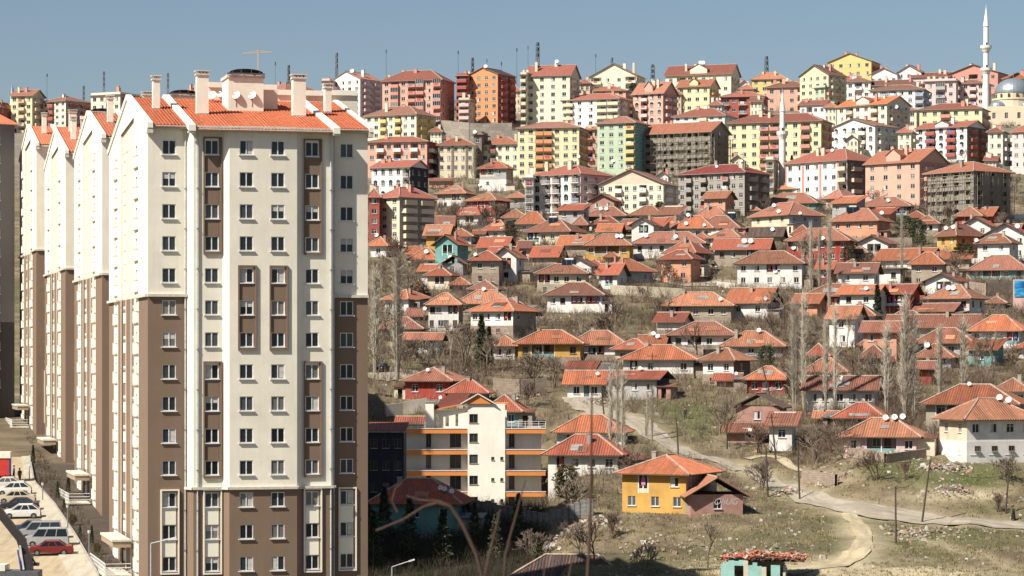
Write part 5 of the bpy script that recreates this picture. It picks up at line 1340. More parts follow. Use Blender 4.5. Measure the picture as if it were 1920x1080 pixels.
# white wall with black writing below the scaffolding
def sign_wall():
    p=ground(1902,416); root=thing('lettered_wall','small white wall painted with black capital letters below the scaffolding','wall',tuple(p)); b=MB(); b.box(-5,6,-.15,.15,-1,2.0,plaster((.8,.78,.72),.2)); b.build('masonry',root)
    text_mesh('SEDIR',1.9,root,(-4.6,-.17,.35),(math.pi/2,0,0),(.03,.03,.03))
sign_wall()
def scrawl(nick,body,px,py,size,col,rot=0.0):
    b=BUILT[nick]; fr=b['fr']; W,D=fr['W']-.64,fr['D']-.8; z=(HY-py)/fr['s']-fr['z0']; x=(px-(b['num'][0]+b['num'][2])/2)/fr['s']
    text_mesh(body,size,b['root'],(x,-D/2-.012,z),(math.pi/2,rot,0),col,.4,.004)
scrawl('bright red house with white painted scrawl','undle U',1432,735,1.15,(.62,.58,.55),-.12)
scrawl('brick barn with open black gable beside the ochre house','OhUG',1326,947,1.1,(.50,.46,.45))
# steel sheet fence: each sheet a part
def sheet_fence():
    p0,p1=ground(868,962),ground(1112,968); root=thing('sheet_metal_fence','long grey corrugated sheet fence in front of the orange banded flats','fence',tuple(p0)); n=22; me=None
    b=MB(); m=plain((.33,.33,.32),.4,.5,.2,.8); L=(p1-p0).length/n
    for k in range(14):
        z0=.0+k*.16; b.face([(0,0,z0),(L*.985,0,z0),(L*.985,-.05,z0+.08),(0,-.05,z0+.08)],m); b.face([(0,-.05,z0+.08),(L*.985,-.05,z0+.08),(L*.985,0,z0+.16),(0,0,z0+.16)],m)
    b.face([(L*.985,.02,0),(0,.02,0),(0,.02,2.24),(L*.985,.02,2.24)],m); me=b.mesh('sheet')
    d=p1-p0; a=math.atan2(d.y,d.x)
    for i in range(n):
        q=p0+d*(i/n); o=link('sheet',me,root,(q.x-p0.x,q.y-p0.y+.35*math.sin(i*.7),height(q.x,q.y)-p0.z+rnd.uniform(-.12,.12)),a+rnd.uniform(-.06,.06)); o.rotation_euler[1]=rnd.uniform(-.02,.02)
sheet_fence()
# ruin with turquoise plaster, bottom edge
WOODR=plain((.20,.16,.12),.95)
def ruin():
    p=ground(1410,1092); s=F/p.y; root=thing('ruined_house','roofless ruin with turquoise plaster and fallen tiles at the bottom edge','ruined house',(p.x,p.y,p.z-.6),math.radians(-8)); tq=plaster((.30,.55,.52),.9); cr=plaster((.62,.57,.45),.9); b=MB()
    hs=[(1.1,2.0,.4,2.4),(4.4,5.2,.3,2.5)]
    for k in range(14):
        x=-3.3+k*.48; 
        if k in (3,4): b.box(x,x+.48,0,.3,2.35,2.35+rnd.uniform(.2,.7),tq); continue
        if k==10: continue
        b.box(x,x+.48,0,.3,-2,2.3+rnd.uniform(-.1,.75)-(1.3 if k==13 else 0),cr if k in (5,9,13) else tq)
    for k in range(11):
        y=.31+k*.55; b.box(-3.3,-3.0,y,y+.55,-2,2.3+rnd.uniform(-.6,.6),cr); b.box(3.2,3.5,y,y+.55,-2,2.2+rnd.uniform(-.9,.5),cr)
    b.box(-3.0,3.2,6.1,6.4,-2,2.9,cr); b.build('wall',root)
    r=MB()
    for k in range(9): r.bar((-3.6+k*.95,.2+rnd.uniform(-.2,.3),2.95+rnd.uniform(-.15,.1)),(-3.4+k*1.0,6.6,3.1+rnd.uniform(-.3,.3)),.14,.14,WOODR)
    r.face([(-3.4,.5,2.9),(5.4,.9,2.7),(5.8,6.4,3.0),(-3.2,6.6,3.2)],WOODR); r.build('roof_deck',root)
    t=MB()
    for i in range(900):
        x,y=rnd.uniform(-3.5,5.5),rnd.uniform(.1,6.5); z=3.0+rnd.random()*.45*math.exp(-((x-1)/4)**2); a=rnd.uniform(0,3.14); w,l=.22,.36; dx,dy=math.cos(a),math.sin(a); tt=rnd.uniform(-.2,.2)
        t.face([(x-dx*l-dy*w/2,y-dy*l+dx*w/2,z-tt),(x+dx*l-dy*w/2,y+dy*l+dx*w/2,z+tt),(x+dx*l+dy*w/2,y+dy*l-dx*w/2,z+tt),(x-dx*l+dy*w/2,y-dy*l-dx*w/2,z-tt)],plain(rnd.choice(((.40,.09,.05),(.5,.15,.08),(.45,.38,.3))),.9))
    t.build('fallen_tile',root,kind='stuff')
ruin()
# blue painted panel at the right edge
p=ground(1912,580); r=thing('painted_hoarding','bright blue wave painted hoarding at the right edge','hoarding',tuple(p)); b=MB()
m,t,bs=newmat('blue_waves'); tc=N(t,'ShaderNodeTexCoord'); t.links.new(ramp(t,noise(t,mapping(t,tc.outputs['Object'],(.3,1,1.3)),1.1,5),[(.35,(.01,.07,.25)),(.5,(.02,.22,.50)),(.62,(.10,.50,.60)),(.72,(.6,.75,.78))]),bs.inputs['Base Color'])
b.box(-1.1,4.5,-.08,.08,2.6,5.9,m); b.build('panel',r); b=MB(); b.box(-1.3,4.7,.085,.3,-1,6.1,wallmat('P',.6)); b.build('masonry',r)
# two cellar doors in a bank wall
p=ground(1260,624); r=thing('cellar','tan cellar front with two small dark doors in the grassy bank','cellar',tuple(p)); b=MB(); b.wall((-2.8,0,0),(1,0,0),(0,-1,0),5.6,-1,2.3,[(2.6,3.3,.1,1.9),(3.9,4.6,.1,1.9)],wallmat('T'),.3); b.box(-2.8,2.8,.31,4,-1,2.3,wallmat('T')); b.build('wall',r)
for x in (.15,1.45): b=MB(); b.box(x-.35,x+.35,.22,.28,.1,1.9,plain((.12,.05,.04),.7)); b.build('door',r)
# upper stair of the white house
# ------------------------------------------------------------ vehicles
def car_mesh(kind,paint,root):
    P=plain(paint,.28,.1,.04); T_=plain((.02,.02,.02),.8); G=GLASS
    if kind=='van': Lh,W_,prf,cab=2.25,.86,[(-2.25,.45),(-2.25,.85),(-1.85,1.0),(-1.3,1.08),(2.2,1.05),(2.25,.45)],[(-1.35,1.08),(-.75,1.82),(2.05,1.84),(2.2,1.05)]
    elif kind=='hatch': Lh,W_,prf,cab=2.0,.84,[(-2.0,.40),(-2.03,.68),(-1.75,.86),(-1.05,.97),(1.9,1.0),(2.0,.75),(1.98,.40)],[(-1.1,.96),(-.35,1.48),(1.15,1.50),(1.85,1.0)]
    else: Lh,W_,prf,cab=2.15,.84,[(-2.15,.40),(-2.18,.66),(-1.9,.83),(-1.05,.93),(1.35,.96),(2.05,.93),(2.18,.72),(2.15,.40)],[(-1.1,.93),(-.45,1.38),(.85,1.40),(1.5,.95)]
    b=MB(); bot=[(x,.28) for x,_ in (prf[-1],prf[0])]
    out=[(x,z) for x,z in prf]; n=len(out)
    # cut wheel arches into the side outline
    arch=[]
    for cx in (1.30,-1.30):
        for k in range(7): a=math.pi*k/6; arch.append((cx+.36*math.cos(a),.28+.36*math.sin(a)))
    side=out+[(out[-1][0],.28)]+arch+[(out[0][0],.28)]
    for sg in (-1,1):
        f=[(x,sg*(W_-(.05 if z>.8 else 0)),z) for x,z in side]; b.face(f if sg<0 else f[::-1],P)
    for (a,c) in zip(out,out[1:]):
        b.face([(a[0],-W_+(.05 if a[1]>.8 else 0),a[1]),(c[0],-W_+(.05 if c[1]>.8 else 0),c[1]),(c[0],W_-(.05 if c[1]>.8 else 0),c[1]),(a[0],W_-(.05 if a[1]>.8 else 0),a[1])][::-1],P)
    b.face([(-Lh,-W_,.3),(-Lh,W_,.3),(Lh,W_,.3),(Lh,-W_,.3)],T_)
    b.box(-Lh-.08,-Lh+.05,-W_+.05,W_-.05,.32,.52,T_); b.box(Lh-.05,Lh+.08,-W_+.05,W_-.05,.32,.52,T_)
    b.build('body',root)
    c=MB(); wi=W_-.08; wt=W_-.22; A,B_,C,D_=cab
    q=lambda p,s,w:(p[0],s*w,p[1])
    c.face([q(A,-1,wi),q(A,1,wi),q(B_,1,wt),q(B_,-1,wt)][::-1],G); c.face([q(D_,1,wi),q(D_,-1,wi),q(C,-1,wt),q(C,1,wt)][::-1],G)
    for sg in (-1,1): f=[q(A,sg,wi),q(D_,sg,wi),q(C,sg,wt),q(B_,sg,wt)]; c.face(f if sg<0 else f[::-1],G)
    c.build('window_glass',root)
    r=MB(); e=.015; r.face([q((B_[0],B_[1]+e),-1,wt),q((C[0],C[1]+e),-1,wt),q((C[0],C[1]+e),1,wt),q((B_[0],B_[1]+e),1,wt)],P)
    for sg in (-1,1):
        for u in (0,.34,.66,1.0):
            lo=Vector(q((A[0]+(D_[0]-A[0])*u,A[1]+(D_[1]-A[1])*u),sg,wi+.01)); hi=Vector(q((B_[0]+(C[0]-B_[0])*u,B_[1]+(C[1]-B_[1])*u),sg,wt+.01)); r.bar(lo,hi,.07,.07,P)
        r.bar(q(B_,sg,wt),q(C,sg,wt),.07,.07,P)
    r.build('roof',root)
    for cx in (-1.30,1.30):
        for sg in (-1,1):
            w=MB(); y0,y1=sg*(W_-.16),sg*(W_+.01); w.tube((cx,min(y0,y1),.30),(cx,max(y0,y1),.30),.30,.30,T_,14,True); o=w.build('wheel',root); h=MB(); h.tube((cx,y1-.01*sg,.30),(cx,y1+.015*sg,.30),.17,.17,METAL,10,True); h.build('rim',o)
    for sg in (-1,1):
        h=MB(); h.box(-Lh-.05,-Lh+.12,sg*.62-.16,sg*.62+.16,.6,.74,plain((.8,.8,.78),.2)); h.build('headlight',root)
        h=MB(); h.box(Lh-.1,Lh+.05,sg*.66-.12,sg*.66+.12,.62,.80,plain((.4,.02,.02),.3)); h.build('tail_light',root)
def parkpos(px,py,lift=.26):
    k=(HY-py)/F; Y=(-19.5-270*.07+lift)/(k-.07); return Vector(((px-HX)/F*Y,Y,zp(Y)+lift))
for px,py,kind,col,lab,hd in ((95,1040,'sedan',(.17,.02,.02),'dark red saloon nearest in the car park row',8),(86,1024,'van',(.36,.37,.38),'silver grey van with many side windows beside the red saloon',9),(74,1011,'van',(.30,.31,.32),'grey minivan behind the silver grey van',9),
    (60,1001,'sedan',(.03,.05,.09),'dark blue saloon in the middle of the car park row',10),(41,971,'hatch',(.70,.70,.68),'white hatchback parked apart in the car park row',8),(36,957,'sedan',(.025,.03,.04),'black saloon half hidden behind the white hatchback',9),
    (30,943,'sedan',(.50,.44,.34),'beige saloon left of the pavement',6),(26,928,'hatch',(.68,.68,.65),'white car tucked behind the beige saloon',8),(12,917,'sedan',(.62,.60,.56),'pale saloon at the far end beside the red truck',8)):
    p=parkpos(px,py); r=thing('parked_car',lab,'car',tuple(p),math.radians(hd),'cars parked in the estate car park'); r.rotation_euler=(math.radians(3.5),0,math.radians(hd)); car_mesh(kind,col,r)
p=ground(715,698)+Vector((0,0,.12)); r=thing('parked_car','dark car on the short grey road beside the tall poplar','car',tuple(p),math.radians(75)); car_mesh('sedan',(.03,.03,.04),r)
def truck():
    p=parkpos(-12,905); r=thing('truck','red box truck with a white top at the left edge','truck',tuple(p),math.radians(6)); RB=plain((.50,.035,.025),.5); BB=plain((.04,.06,.25),.5); b=MB(); b.box(-2.0,1.92,-1.1,1.1,.9,2.95,RB); b.box(-2.02,-1.0,-1.12,1.12,.9,2.95,BB) if 0 else None
    b.box(1.921,2.02,-1.15,1.15,.85,3.0,BB); b.build('cargo_box',r); b=MB(); b.box(-2.1,2.1,-1.2,1.2,3.002,3.75,plain((.75,.72,.6),.6)); b.build('top',r); b=MB(); b.box(-2.2,2.1,-.9,.9,.55,.898,plain((.03,.03,.03),.8)); b.build('chassis',r)
    b=MB(); b.box(-4.2,-2.3,-1.05,1.05,.5,2.4,RB); b.build('cab',r)
    for x in (-3.4,1.2):
        for sg in (-1,1): w=MB(); w.tube((x,sg*.95-.12,.45),(x,sg*.95+.12,.45),.45,.45,plain((.02,.02,.02),.8),14,True); w.build('wheel',r)
truck()
def crane_truck():
    p=parkpos(22,1100); r=thing('crane_truck','dark truck mounted crane boom reaching up at the lower left corner','crane truck',tuple(p),0); DK=plain((.035,.03,.03),.5); b=MB(); b.box(-3.2,2.6,-1.1,1.1,.6,1.5,plain((.10,.10,.11),.6)); b.build('chassis',r)
    b=MB(); b.box(-3.2,-.4,-1.15,1.15,1.502,2.05,plain((.7,.68,.6),.5)); b.build('cab_roof',r)
    b=MB(); b.box(.9,1.9,-.5,.5,1.502,3.0,DK); b.bar((1.4,0,2.6),(.75,0,4.6),.75,.65,DK); b.build('crane_post',r); b=MB(); b.bar((1.2,-.55,1.6),(.85,-.55,3.8),.16,.16,plain((.6,.6,.62),.3)); b.bar((.95,-.55,1.6),(.65,-.55,3.4),.12,.2,plain((.05,.08,.35),.4)); b.build('hydraulic_ram',r)
    b=MB(); b.bar((1.1,0,4.0),(-1.6,0,7.4),.62,.72,DK); b.bar((-1.4,0,7.15),(-2.6,0,8.6),.45,.5,DK); b.bar((.2,.4,5.4),(.75,.4,4.2),.2,.2,METAL); b.build('boom',r)
    b=MB(); b.bar((2.2,0,2.1),(-1.9,0,8.0),.12,.12,DK); b.box(2.0,2.5,-.2,.2,1.9,2.2,DK); b.build('boom_cable',r)
    for x in (-2.3,1.6):
        for sg in (-1,1): w=MB(); w.tube((x,sg*.95-.14,.48),(x,sg*.95+.14,.48),.48,.48,plain((.02,.02,.02),.8),14,True); w.build('wheel',r)
crane_truck()
# ------------------------------------------------------------ people
def person(loc,rz,label,coat,trouser,step=.18,dress=False):
    v=[(0,0,.92),(0,0,1.15),(0,0,1.38),(0,0,1.50),(0,-.01,1.60),(0,-.01,1.70)]; e=[(0,1),(1,2),(2,3),(3,4),(4,5)]; rr=[.15,.15,.17,.06,.095,.08]
    for sg in (-1,1):
        n=len(v); v+= [(sg*.09,0,.88),(sg*.10,-.04+sg*step*.5,.50),(sg*.10,sg*step,.09),(sg*.10,sg*step-.14,.045)]; e+=[(0,n),(n,n+1),(n+1,n+2),(n+2,n+3)]; rr+=[.11,.075,.05,.04]
        n=len(v); v+=[(sg*.19,0,1.40),(sg*.25,.02-sg*step*.3,1.13),(sg*.25,-.06-sg*step*.7,.90),(sg*.25,-.09-sg*step*.7,.82)]; e+=[(2,n),(n,n+1),(n+1,n+2),(n+2,n+3)]; rr+=[.07,.05,.037,.03]
    me=bpy.data.meshes.new('body'); me.from_pydata(v,e,[]); root=thing('person',label,'person',tuple(loc),rz); o=link('body',me,root)
    m1=o.modifiers.new('skin','SKIN'); sk=me.skin_vertices[0].data
    for i,r_ in enumerate(rr): sk[i].radius=(r_*(1.15 if i<3 else 1),r_*(.8 if i<3 else 1))
    sk[0].use_root=True; s2=o.modifiers.new('smooth','SUBSURF'); s2.levels=1; s2.render_levels=1
    m,t,b=newmat('clothes'); tc=N(t,'ShaderNodeTexCoord'); sp=N(t,'ShaderNodeSeparateXYZ'); t.links.new(tc.outputs['Object'],sp.inputs[0]); mr=N(t,'ShaderNodeMath',operation='DIVIDE'); mr.inputs[1].default_value=1.8; t.links.new(sp.outputs[2],mr.inputs[0])
    r=N(t,'ShaderNodeValToRGB'); r.color_ramp.interpolation='CONSTANT'; el=r.color_ramp.elements; el.new(.5); el.new(.5)
    for i,(p_,c_) in enumerate(((0,(.02,.015,.012)),(.06,trouser),(.50,coat),(.82,(.42,.24,.16)))): 
        if i>=len(el): el.new(p_)
        el[i].position=p_; el[i].color=c4(c_)
    t.links.new(mr.outputs[0],r.inputs[0]); t.links.new(r.outputs[0],b.inputs['Base Color']); b.inputs['Roughness'].default_value=.9; me.materials.append(m)
    h=MB(); h.lathe([(.105,1.62),(.112,1.70),(.09,1.79),(0,1.83)],plain((.02,.015,.012),.9),10,(0,.02)); h.build('hair',root)
    if dress: d=MB(); d.lathe([(.30,.12),(.26,.5),(.20,.95),(.19,1.1)],plain(coat,.95),12); d.build('long_coat',root)
person(ground(1900,976)+Vector((0,0,.05)),math.radians(100),'person in a long black coat walking on the road by the right edge',(.012,.012,.014),(.015,.015,.018),.2,True)
person(ground(1285,786),math.radians(-30),'person in dark clothes walking up the grassy slope above the road',(.02,.02,.03),(.02,.02,.03))
person(parkpos(37,905),math.radians(40),'tall person in dark clothes standing right of the red truck',(.015,.015,.03),(.015,.015,.02),.05)
person(parkpos(26,900),math.radians(-60),'person in a blue jacket beside the red truck',(.03,.06,.2),(.02,.02,.03),.1)
# ------------------------------------------------------------ plants
BARK=[plain(c,.95,0,.2,1.5) for c in ((.20,.155,.115),(.26,.215,.16),(.17,.115,.085),(.56,.51,.41))]
def rv(s=1): return Vector((rnd.gauss(0,s),rnd.gauss(0,s),rnd.gauss(0,s)))
def bare_tree(h,spread,depth,bark,r0=.16,up=.25,n0=3):
    b=MB()
    def grow(p,d,L,r,k):
        q=p+d*L; b.tube(p,q,r,r*.68,bark,3 if k>1 else 5)
        if k==0: return
        for _ in range(rnd.choice((2,3,3)) if k>1 else 3):
            nd=(d+rv(spread)+Vector((0,0,up))).normalized(); grow(q if rnd.random()<.6 else p.lerp(q,rnd.uniform(.5,.95)),nd,L*rnd.uniform(.62,.86),max(r*.62,.020),k-1)
    for i in range(n0): grow(Vector((rnd.uniform(-.15,.15),rnd.uniform(-.15,.15),-.4)),(Vector((0,0,1))+rv(.18 if n0>1 else .04)).normalized(),h*.28,r0,depth)
    return b.mesh('branches')
def poplar(h,w,bark,dens=1.0):
    t=MB(); lt=plain((.36,.32,.25),.9)
    for k in range(4 if w>1 else 2):
        a=k*1.7; x,y=math.cos(a)*w*.22,math.sin(a)*w*.22; hh=h*(1,.86,.93,.72)[k]; t.tube((x*.3,y*.3,-.6),(x,y,hh*.5),.085,.055,lt,5); t.tube((x,y,hh*.5),(x*1.2+rnd.uniform(-.1,.1),y,hh),.055,.02,lt,4)
    b=MB()
    for i in range(int(215*dens)):
        z=h*(rnd.random()**.8)*.9+h*.07; a=rnd.uniform(0,6.28); L=h*rnd.uniform(.07,.17); tilt=w/h*rnd.uniform(.8,2.6)
        r=w*.5*max(.25,math.sin(min(1,(z/h)*1.15+.12)*math.pi))*rnd.uniform(.0,.6)
        p=Vector((math.cos(a)*r*.5,math.sin(a)*r*.5,z)); d=Vector((math.cos(a)*tilt,math.sin(a)*tilt,1)).normalized(); q=p+d*L; b.tube(p,q,.028,.014,bark,3)
        for _ in range(5):
            s=p.lerp(q,rnd.uniform(.2,.95)); d2=(d+rv(.38)).normalized(); d2.z=abs(d2.z); b.tube(s,s+d2*L*rnd.uniform(.3,.7),.016,.010,bark,3)
    return t.mesh('trunk'),b.mesh('branches')
def foliage_mat(c1,c2):
    m,t,b=newmat('needles'); tc=N(t,'ShaderNodeTexCoord'); t.links.new(ramp(t,noise(t,tc.outputs['Object'],1.6,4),[(.35,c1),(.68,c2)]),b.inputs['Base Color']); b.inputs['Roughness'].default_value=.9; return m
FG=[foliage_mat((.018,.030,.012),(.050,.068,.026)),foliage_mat((.06,.05,.018),(.14,.10,.035)),foliage_mat((.03,.045,.02),(.075,.085,.035))]
def conifer(h,r,fm,shape='cone'):
    t=MB(); t.tube((0,0,-.5),(0,0,h*.9),.16,.03,BARK[2],5); c=MB()
    for i in range(1700):
        u=rnd.random()**.75
        if shape=='cone': z=h*(.10+.88*(1-u)) if 0 else h*(.08+.92*u); R=r*(1-u)**.85*(.75+.25*math.sin(u*40)); z=h*(.06+.94*u)
        elif shape=='ball': z=h*(.15+.85*u); R=r*math.sqrt(max(0,1-((u-.45)/.58)**2))*(.8+.2*math.sin(i*.7))
        else:
            k=int(u*4); z=h*(.52+.13*k)+rnd.uniform(-.25,.25); R=r*(1-.18*k)
        a=rnd.uniform(0,6.28); q=R*math.sqrt(rnd.uniform(.15,1)); p=Vector((math.cos(a)*q,math.sin(a)*q,z)); s=rnd.uniform(.14,.34)*(.7+.05*h)
        d=(Vector((math.cos(a),math.sin(a),rnd.uniform(-.5,.3)))+rv(.3)).normalized(); n=d.cross(rv(1)).normalized()
        c.face([p-n*s*.4,p+n*s*.4,p+d*s*1.3],fm)
    for k in range(16):
        z=h*(.1+.05*k); a=k*2.4; t.tube((0,0,z),(math.cos(a)*r*.7*(1-k/18),math.sin(a)*r*.7*(1-k/18),z+.1),.04,.015,BARK[2],3)
    return t.mesh('trunk'),c.mesh('crown')
TREES=[bare_tree(6,.42,5,BARK[i%3],.13,.22,1 if i<3 else 2) for i in range(4)]
SHRUBS=[bare_tree(3.2,.5,4,BARK[(0,2,1,2)[i]],.045,.30,5) for i in range(4)]
POPS=[poplar(15,1.7,BARK[3],1.1),poplar(15,1.3,BARK[3],.8),poplar(14,.9,BARK[3],.5)]
CONES=[conifer(8,1.3,FG[0]),conifer(5,1.9,FG[2],'ball'),conifer(6,3.2,FG[0],'umb'),conifer(4,1.4,FG[1],'ball'),conifer(8,1.9,FG[2])]
def place_tree(kind,px,py,h,sc=1.0,var=0,name=None,w=1.0):
    p=ground(px,py); s=F/p.y; H=(h/s if h else None)
    if kind=='tree': me=[('branches',TREES[var%4])]; base=6.0*.95; nm,lb,ct,gp='bare_tree','bare brown tree','tree','bare trees among the houses'
    elif kind=='shrub': me=[('branches',SHRUBS[var%4])]; base=3.2; nm,lb,ct,gp='bare_shrub','leafless bushy shrub','shrub','leafless shrubs'
    elif kind=='poplar': me=list(zip(('trunk','branches'),POPS[var%3])); base=15; w*=1.3; nm,lb,ct,gp='poplar_tree','tall bare grey poplar','tree','bare poplars'
    else: me=list(zip(('trunk','crown'),CONES[var])); base=(8,5,6,4,8)[var]; nm,lb,ct,gp='conifer_tree',('narrow dark cypress','round dark evergreen','flat topped pine','brownish juniper','dark green fir')[var],'tree','evergreen trees'
    base=max(v.co.z for v in me[-1][1].vertices); k=H/base if H else sc
    r=thing(nm,relation(px,p.y,USED,lb),ct,tuple(p),rnd.uniform(0,6.28),gp)
    for n_,m_ in me: link(n_,m_,r,scale=(k*w,k*w,k))
for px,py,h,v,w in ((745,712,250,0,1.0),(703,700,210,1,1.1),(1490,775,225,0,.9),(1507,770,235,1,.8),(1555,596,196,1,.75),(1520,560,150,1,.7),(1537,570,150,2,.8),(1566,778,215,2,1.0),(1548,775,190,1,.8),(1691,535,150,1,.6),(1662,785,190,1,1.1),(1697,792,250,0,.9),(1713,790,215,1,1.1),(1762,760,160,1,1.1),(1806,760,175,2,1.6),
    (1145,872,190,2,1.0),(1158,880,210,2,.8),(1168,885,200,2,1.0),(1214,822,95,2,1.2),(1223,826,110,2,1.2),(1845,420,60,2,1.4),(1197,168,36,1,1.4),(890,345,78,1,1.5),(935,415,50,1,2.2),(860,330,60,2,1.6)):
    place_tree('poplar',px,py,h,1,v,w=w)
for px,py,h,v in ((903,695,108,0),(917,693,82,0),(956,449,36,1),(1607,545,68,0),(1645,620,88,0),(1806,505,50,2),(1698,458,55,1),(1720,460,50,1),(1436,698,52,1),(1237,410,33,3),(1508,366,26,1),(972,1018,95,4),(720,1020,110,4),(768,1050,120,4),(830,1062,110,4),(890,1030,90,4),(930,1060,100,4),(1010,1075,70,4),(700,1075,120,4),(870,1000,60,1),(1062,945,75,3),(1380,394,32,3),(1872,305,44,1),(1888,303,36,1),(1480,745,60,4),(1590,500,40,1)):
    place_tree('conifer',px,py,h,1,v)
for px,py,h,v in ((1362,842,105,0),(1350,838,80,1),(800,870,70,2),(778,925,120,1),(1185,905,60,3),(870,690,90,3),(845,680,80,1),(822,700,75,0),(795,690,60,2),(1140,640,60,1),(1220,960,80,0),(1115,1060,85,2),(1090,1050,80,3),(1330,1065,90,1),(1210,1075,60,2),(1450,650,70,3),(1470,620,80,1),(1445,610,70,0),(1500,650,60,2),(1590,655,70,1),(1610,720,80,0),(1640,740,90,3),(1560,870,90,2),(1525,880,95,3),(1590,885,70,0),(1640,900,60,1),(1870,640,75,2),(1895,640,80,0),(1830,700,70,3),(1860,700,80,1),(1900,700,70,2),(930,420,45,0),(905,425,40,3),(860,425,45,1),(740,500,60,3),(715,560,70,1),(770,560,60,2),(1000,715,60,0),(1040,730,70,3),(985,760,50,1),(1100,660,50,2),(1420,850,60,3),(1760,845,60,2),(1890,905,55,0),(1870,960,40,3),(1730,420,40,1),(1780,425,45,3),(1800,520,50,1),(1745,535,45,2),(1270,480,40,0),(1240,530,45,1),(1410,535,60,2),(1430,920,60,0),(1060,900,80,1),(1075,950,60,2),(1200,940,50,3),(1020,930,60,0),(1150,1010,55,3),(1290,640,40,1),(1700,900,40,3),(720,640,60,2),(760,690,60,1),(1000,1050,60,0)):
    place_tree('tree' if h>62 else 'shrub',px,py,h,1,v)
for _ in range(400):
    Yr=rnd.uniform(425,1090); px=rnd.uniform(700,1940); X=(px-HX)/F*Yr
    if any(abs(X-a)<c*.85 and abs(Yr-d)<c*.85 for a,d,c,_z in PADS): continue
    p=gz(X,Yr); py=HY-p.z/Yr*F
    if dist(px,py-1)<Yr-4: continue
    EXTRA=globals().setdefault('EXTRA',[]); EXTRA.append(1)
    if len(EXTRA)>95: break
    r_=rnd.random(); s=F/Yr
    if Yr>720 and r_<.3: place_tree('conifer',px,py,rnd.uniform(4,8)*s,1,rnd.choice((1,4,0)))
    else: place_tree('tree' if r_<.7 else 'shrub',px,py,(rnd.uniform(4.5,7.5) if r_<.7 else rnd.uniform(2,3.2))*s,1,rnd.randrange(4))
for px,py,v,H in ((108,938,0,2.2),(120,962,4,1.6),(136,985,3,1.2),(150,1012,4,1.5),(128,925,0,2.4),(182,1040,3,1.2),(172,1022,0,2.0),(62,872,0,2.6)):
    p=parkpos(px,py,0); p.z=height(p.x,p.y); r=thing('young_evergreen',relation(px,p.y,USED,'small clipped evergreen')if 0 else 'small dark evergreen in the planting bed, '+{108:'near the second ramp',120:'lowest beside the pavement edge',136:'rusty brown and bushy',150:'opposite the vans',128:'behind the second ramp railing',182:'rusty brown, nearest the camera',172:'slim, by the nearest ramp',62:'beside the red truck'}[px],'shrub',tuple(p),0,'evergreens in the planting bed')
    k=H/(8,5,6,4,8)[v]
    for n_,m_ in zip(('trunk','crown'),CONES[v]): link(n_,m_,r,scale=(k,k,k))
DKB=[plain(c,.95,0,.15) for c in ((.05,.045,.025),(.035,.042,.018),(.07,.05,.03))]
# brush, weeds and grass nobody could count: merged clumps over the slope
def scatter(name,count,fn,region,kind='stuff'):
    b=MB(); k=0; tries=0
    while k<count and tries<count*6:
        tries+=1; r=rnd.choices(region,[q[4] for q in region])[0]; px=rnd.uniform(r[0],r[1]); Y=rnd.uniform(r[2],r[3]); X=(px-HX)/F*Y
        if any(abs(X-a)<c*.72 and abs(Y-d)<c*.72 for a,d,c,_ in PADS): continue
        if road_near(X,Y): continue
        if X<xline(Y)+6 and Y<430: continue
        fn(b,Vector((X,Y,height(X,Y))),Y); k+=1
    return b.build(name,kind=kind)
RP=[ground(*p) for p in ((1075,745),(1120,772),(1170,786),(1215,806),(1255,835),(1300,855),(1375,876),(1440,903),(1500,930),(1560,948),(1640,964),(1720,972),(1800,978),(1880,984),(1960,990),(1590,962),(1612,985),(1622,1010),(1610,1035),(1560,1060),(1480,1078))]
def road_near(X,Y):
    for i in list(range(14))+list(range(15,20)):
        a,b=RP[i],RP[i+1]; dx,dy=b.x-a.x,b.y-a.y; t=max(0,min(1,((X-a.x)*dx+(Y-a.y)*dy)/(dx*dx+dy*dy))); 
        if (a.x+dx*t-X)**2+(a.y+dy*t-Y)**2<9.5: return True
    return False
def clump(mats,hh,n,rad):
    def f(b,p,Y):
        m=rnd.choice(mats); s=rnd.uniform(.6,1.4)
        for _ in range(n):
            a=rnd.uniform(0,6.28); o=Vector((math.cos(a),math.sin(a),0))*rnd.random()*rad*s; q=p+o+Vector((0,0,-.1)); d=(Vector((0,0,1))+o*.6/rad+rv(.25)).normalized(); L=hh*s*rnd.uniform(.5,1.1); e=q+d*L; w=d.cross(rv()).normalized()*.035*(Y/450)
            b.face([q-w,q+w,e+w*.4],m); 
            for _ in range(2):
                s0=q.lerp(e,rnd.uniform(.3,.8)); e2=s0+(d+rv(.5)).normalized()*L*.5; b.face([s0-w*.6,s0+w*.6,e2],m)
    return f
TW=[plain(c,.95,0,.15) for c in ((.16,.115,.08),(.21,.165,.115),(.13,.085,.06),(.24,.20,.13))]
REG=[(600,2060,395,700,12),(1000,1400,330,395,1),(820,2060,700,880,3),(1480,1760,365,400,1),(620,2060,900,1150,2)]
scatter('dry_brush',9800,clump(TW,1.5,13,.9),REG)
scatter('low_brush',1800,clump([TW[2],TW[0]],2.6,26,1.3),[(690,1300,440,620,3),(1380,1960,430,640,5),(1500,1720,370,440,2),(690,1100,640,760,2),(690,1950,700,1100,3)])
bb=MB()
for _ in range(700):
    Yq=rnd.uniform(252,395); X=xline(Yq)-rnd.uniform(1.0,5.5)
    if X<edgeR(Yq)+.4: continue
    clump(TW if rnd.random()<.6 else DKB,.7,8,.5)(bb,Vector((X,Yq,height(X,Yq))),Yq)
bb.build('bed_planting',kind='stuff')
scatter('dark_undergrowth',650,clump(DKB,1.9,26,1.3),[(690,1015,296,350,1)])  # brush coloured dark to deepen the shade right of the tower
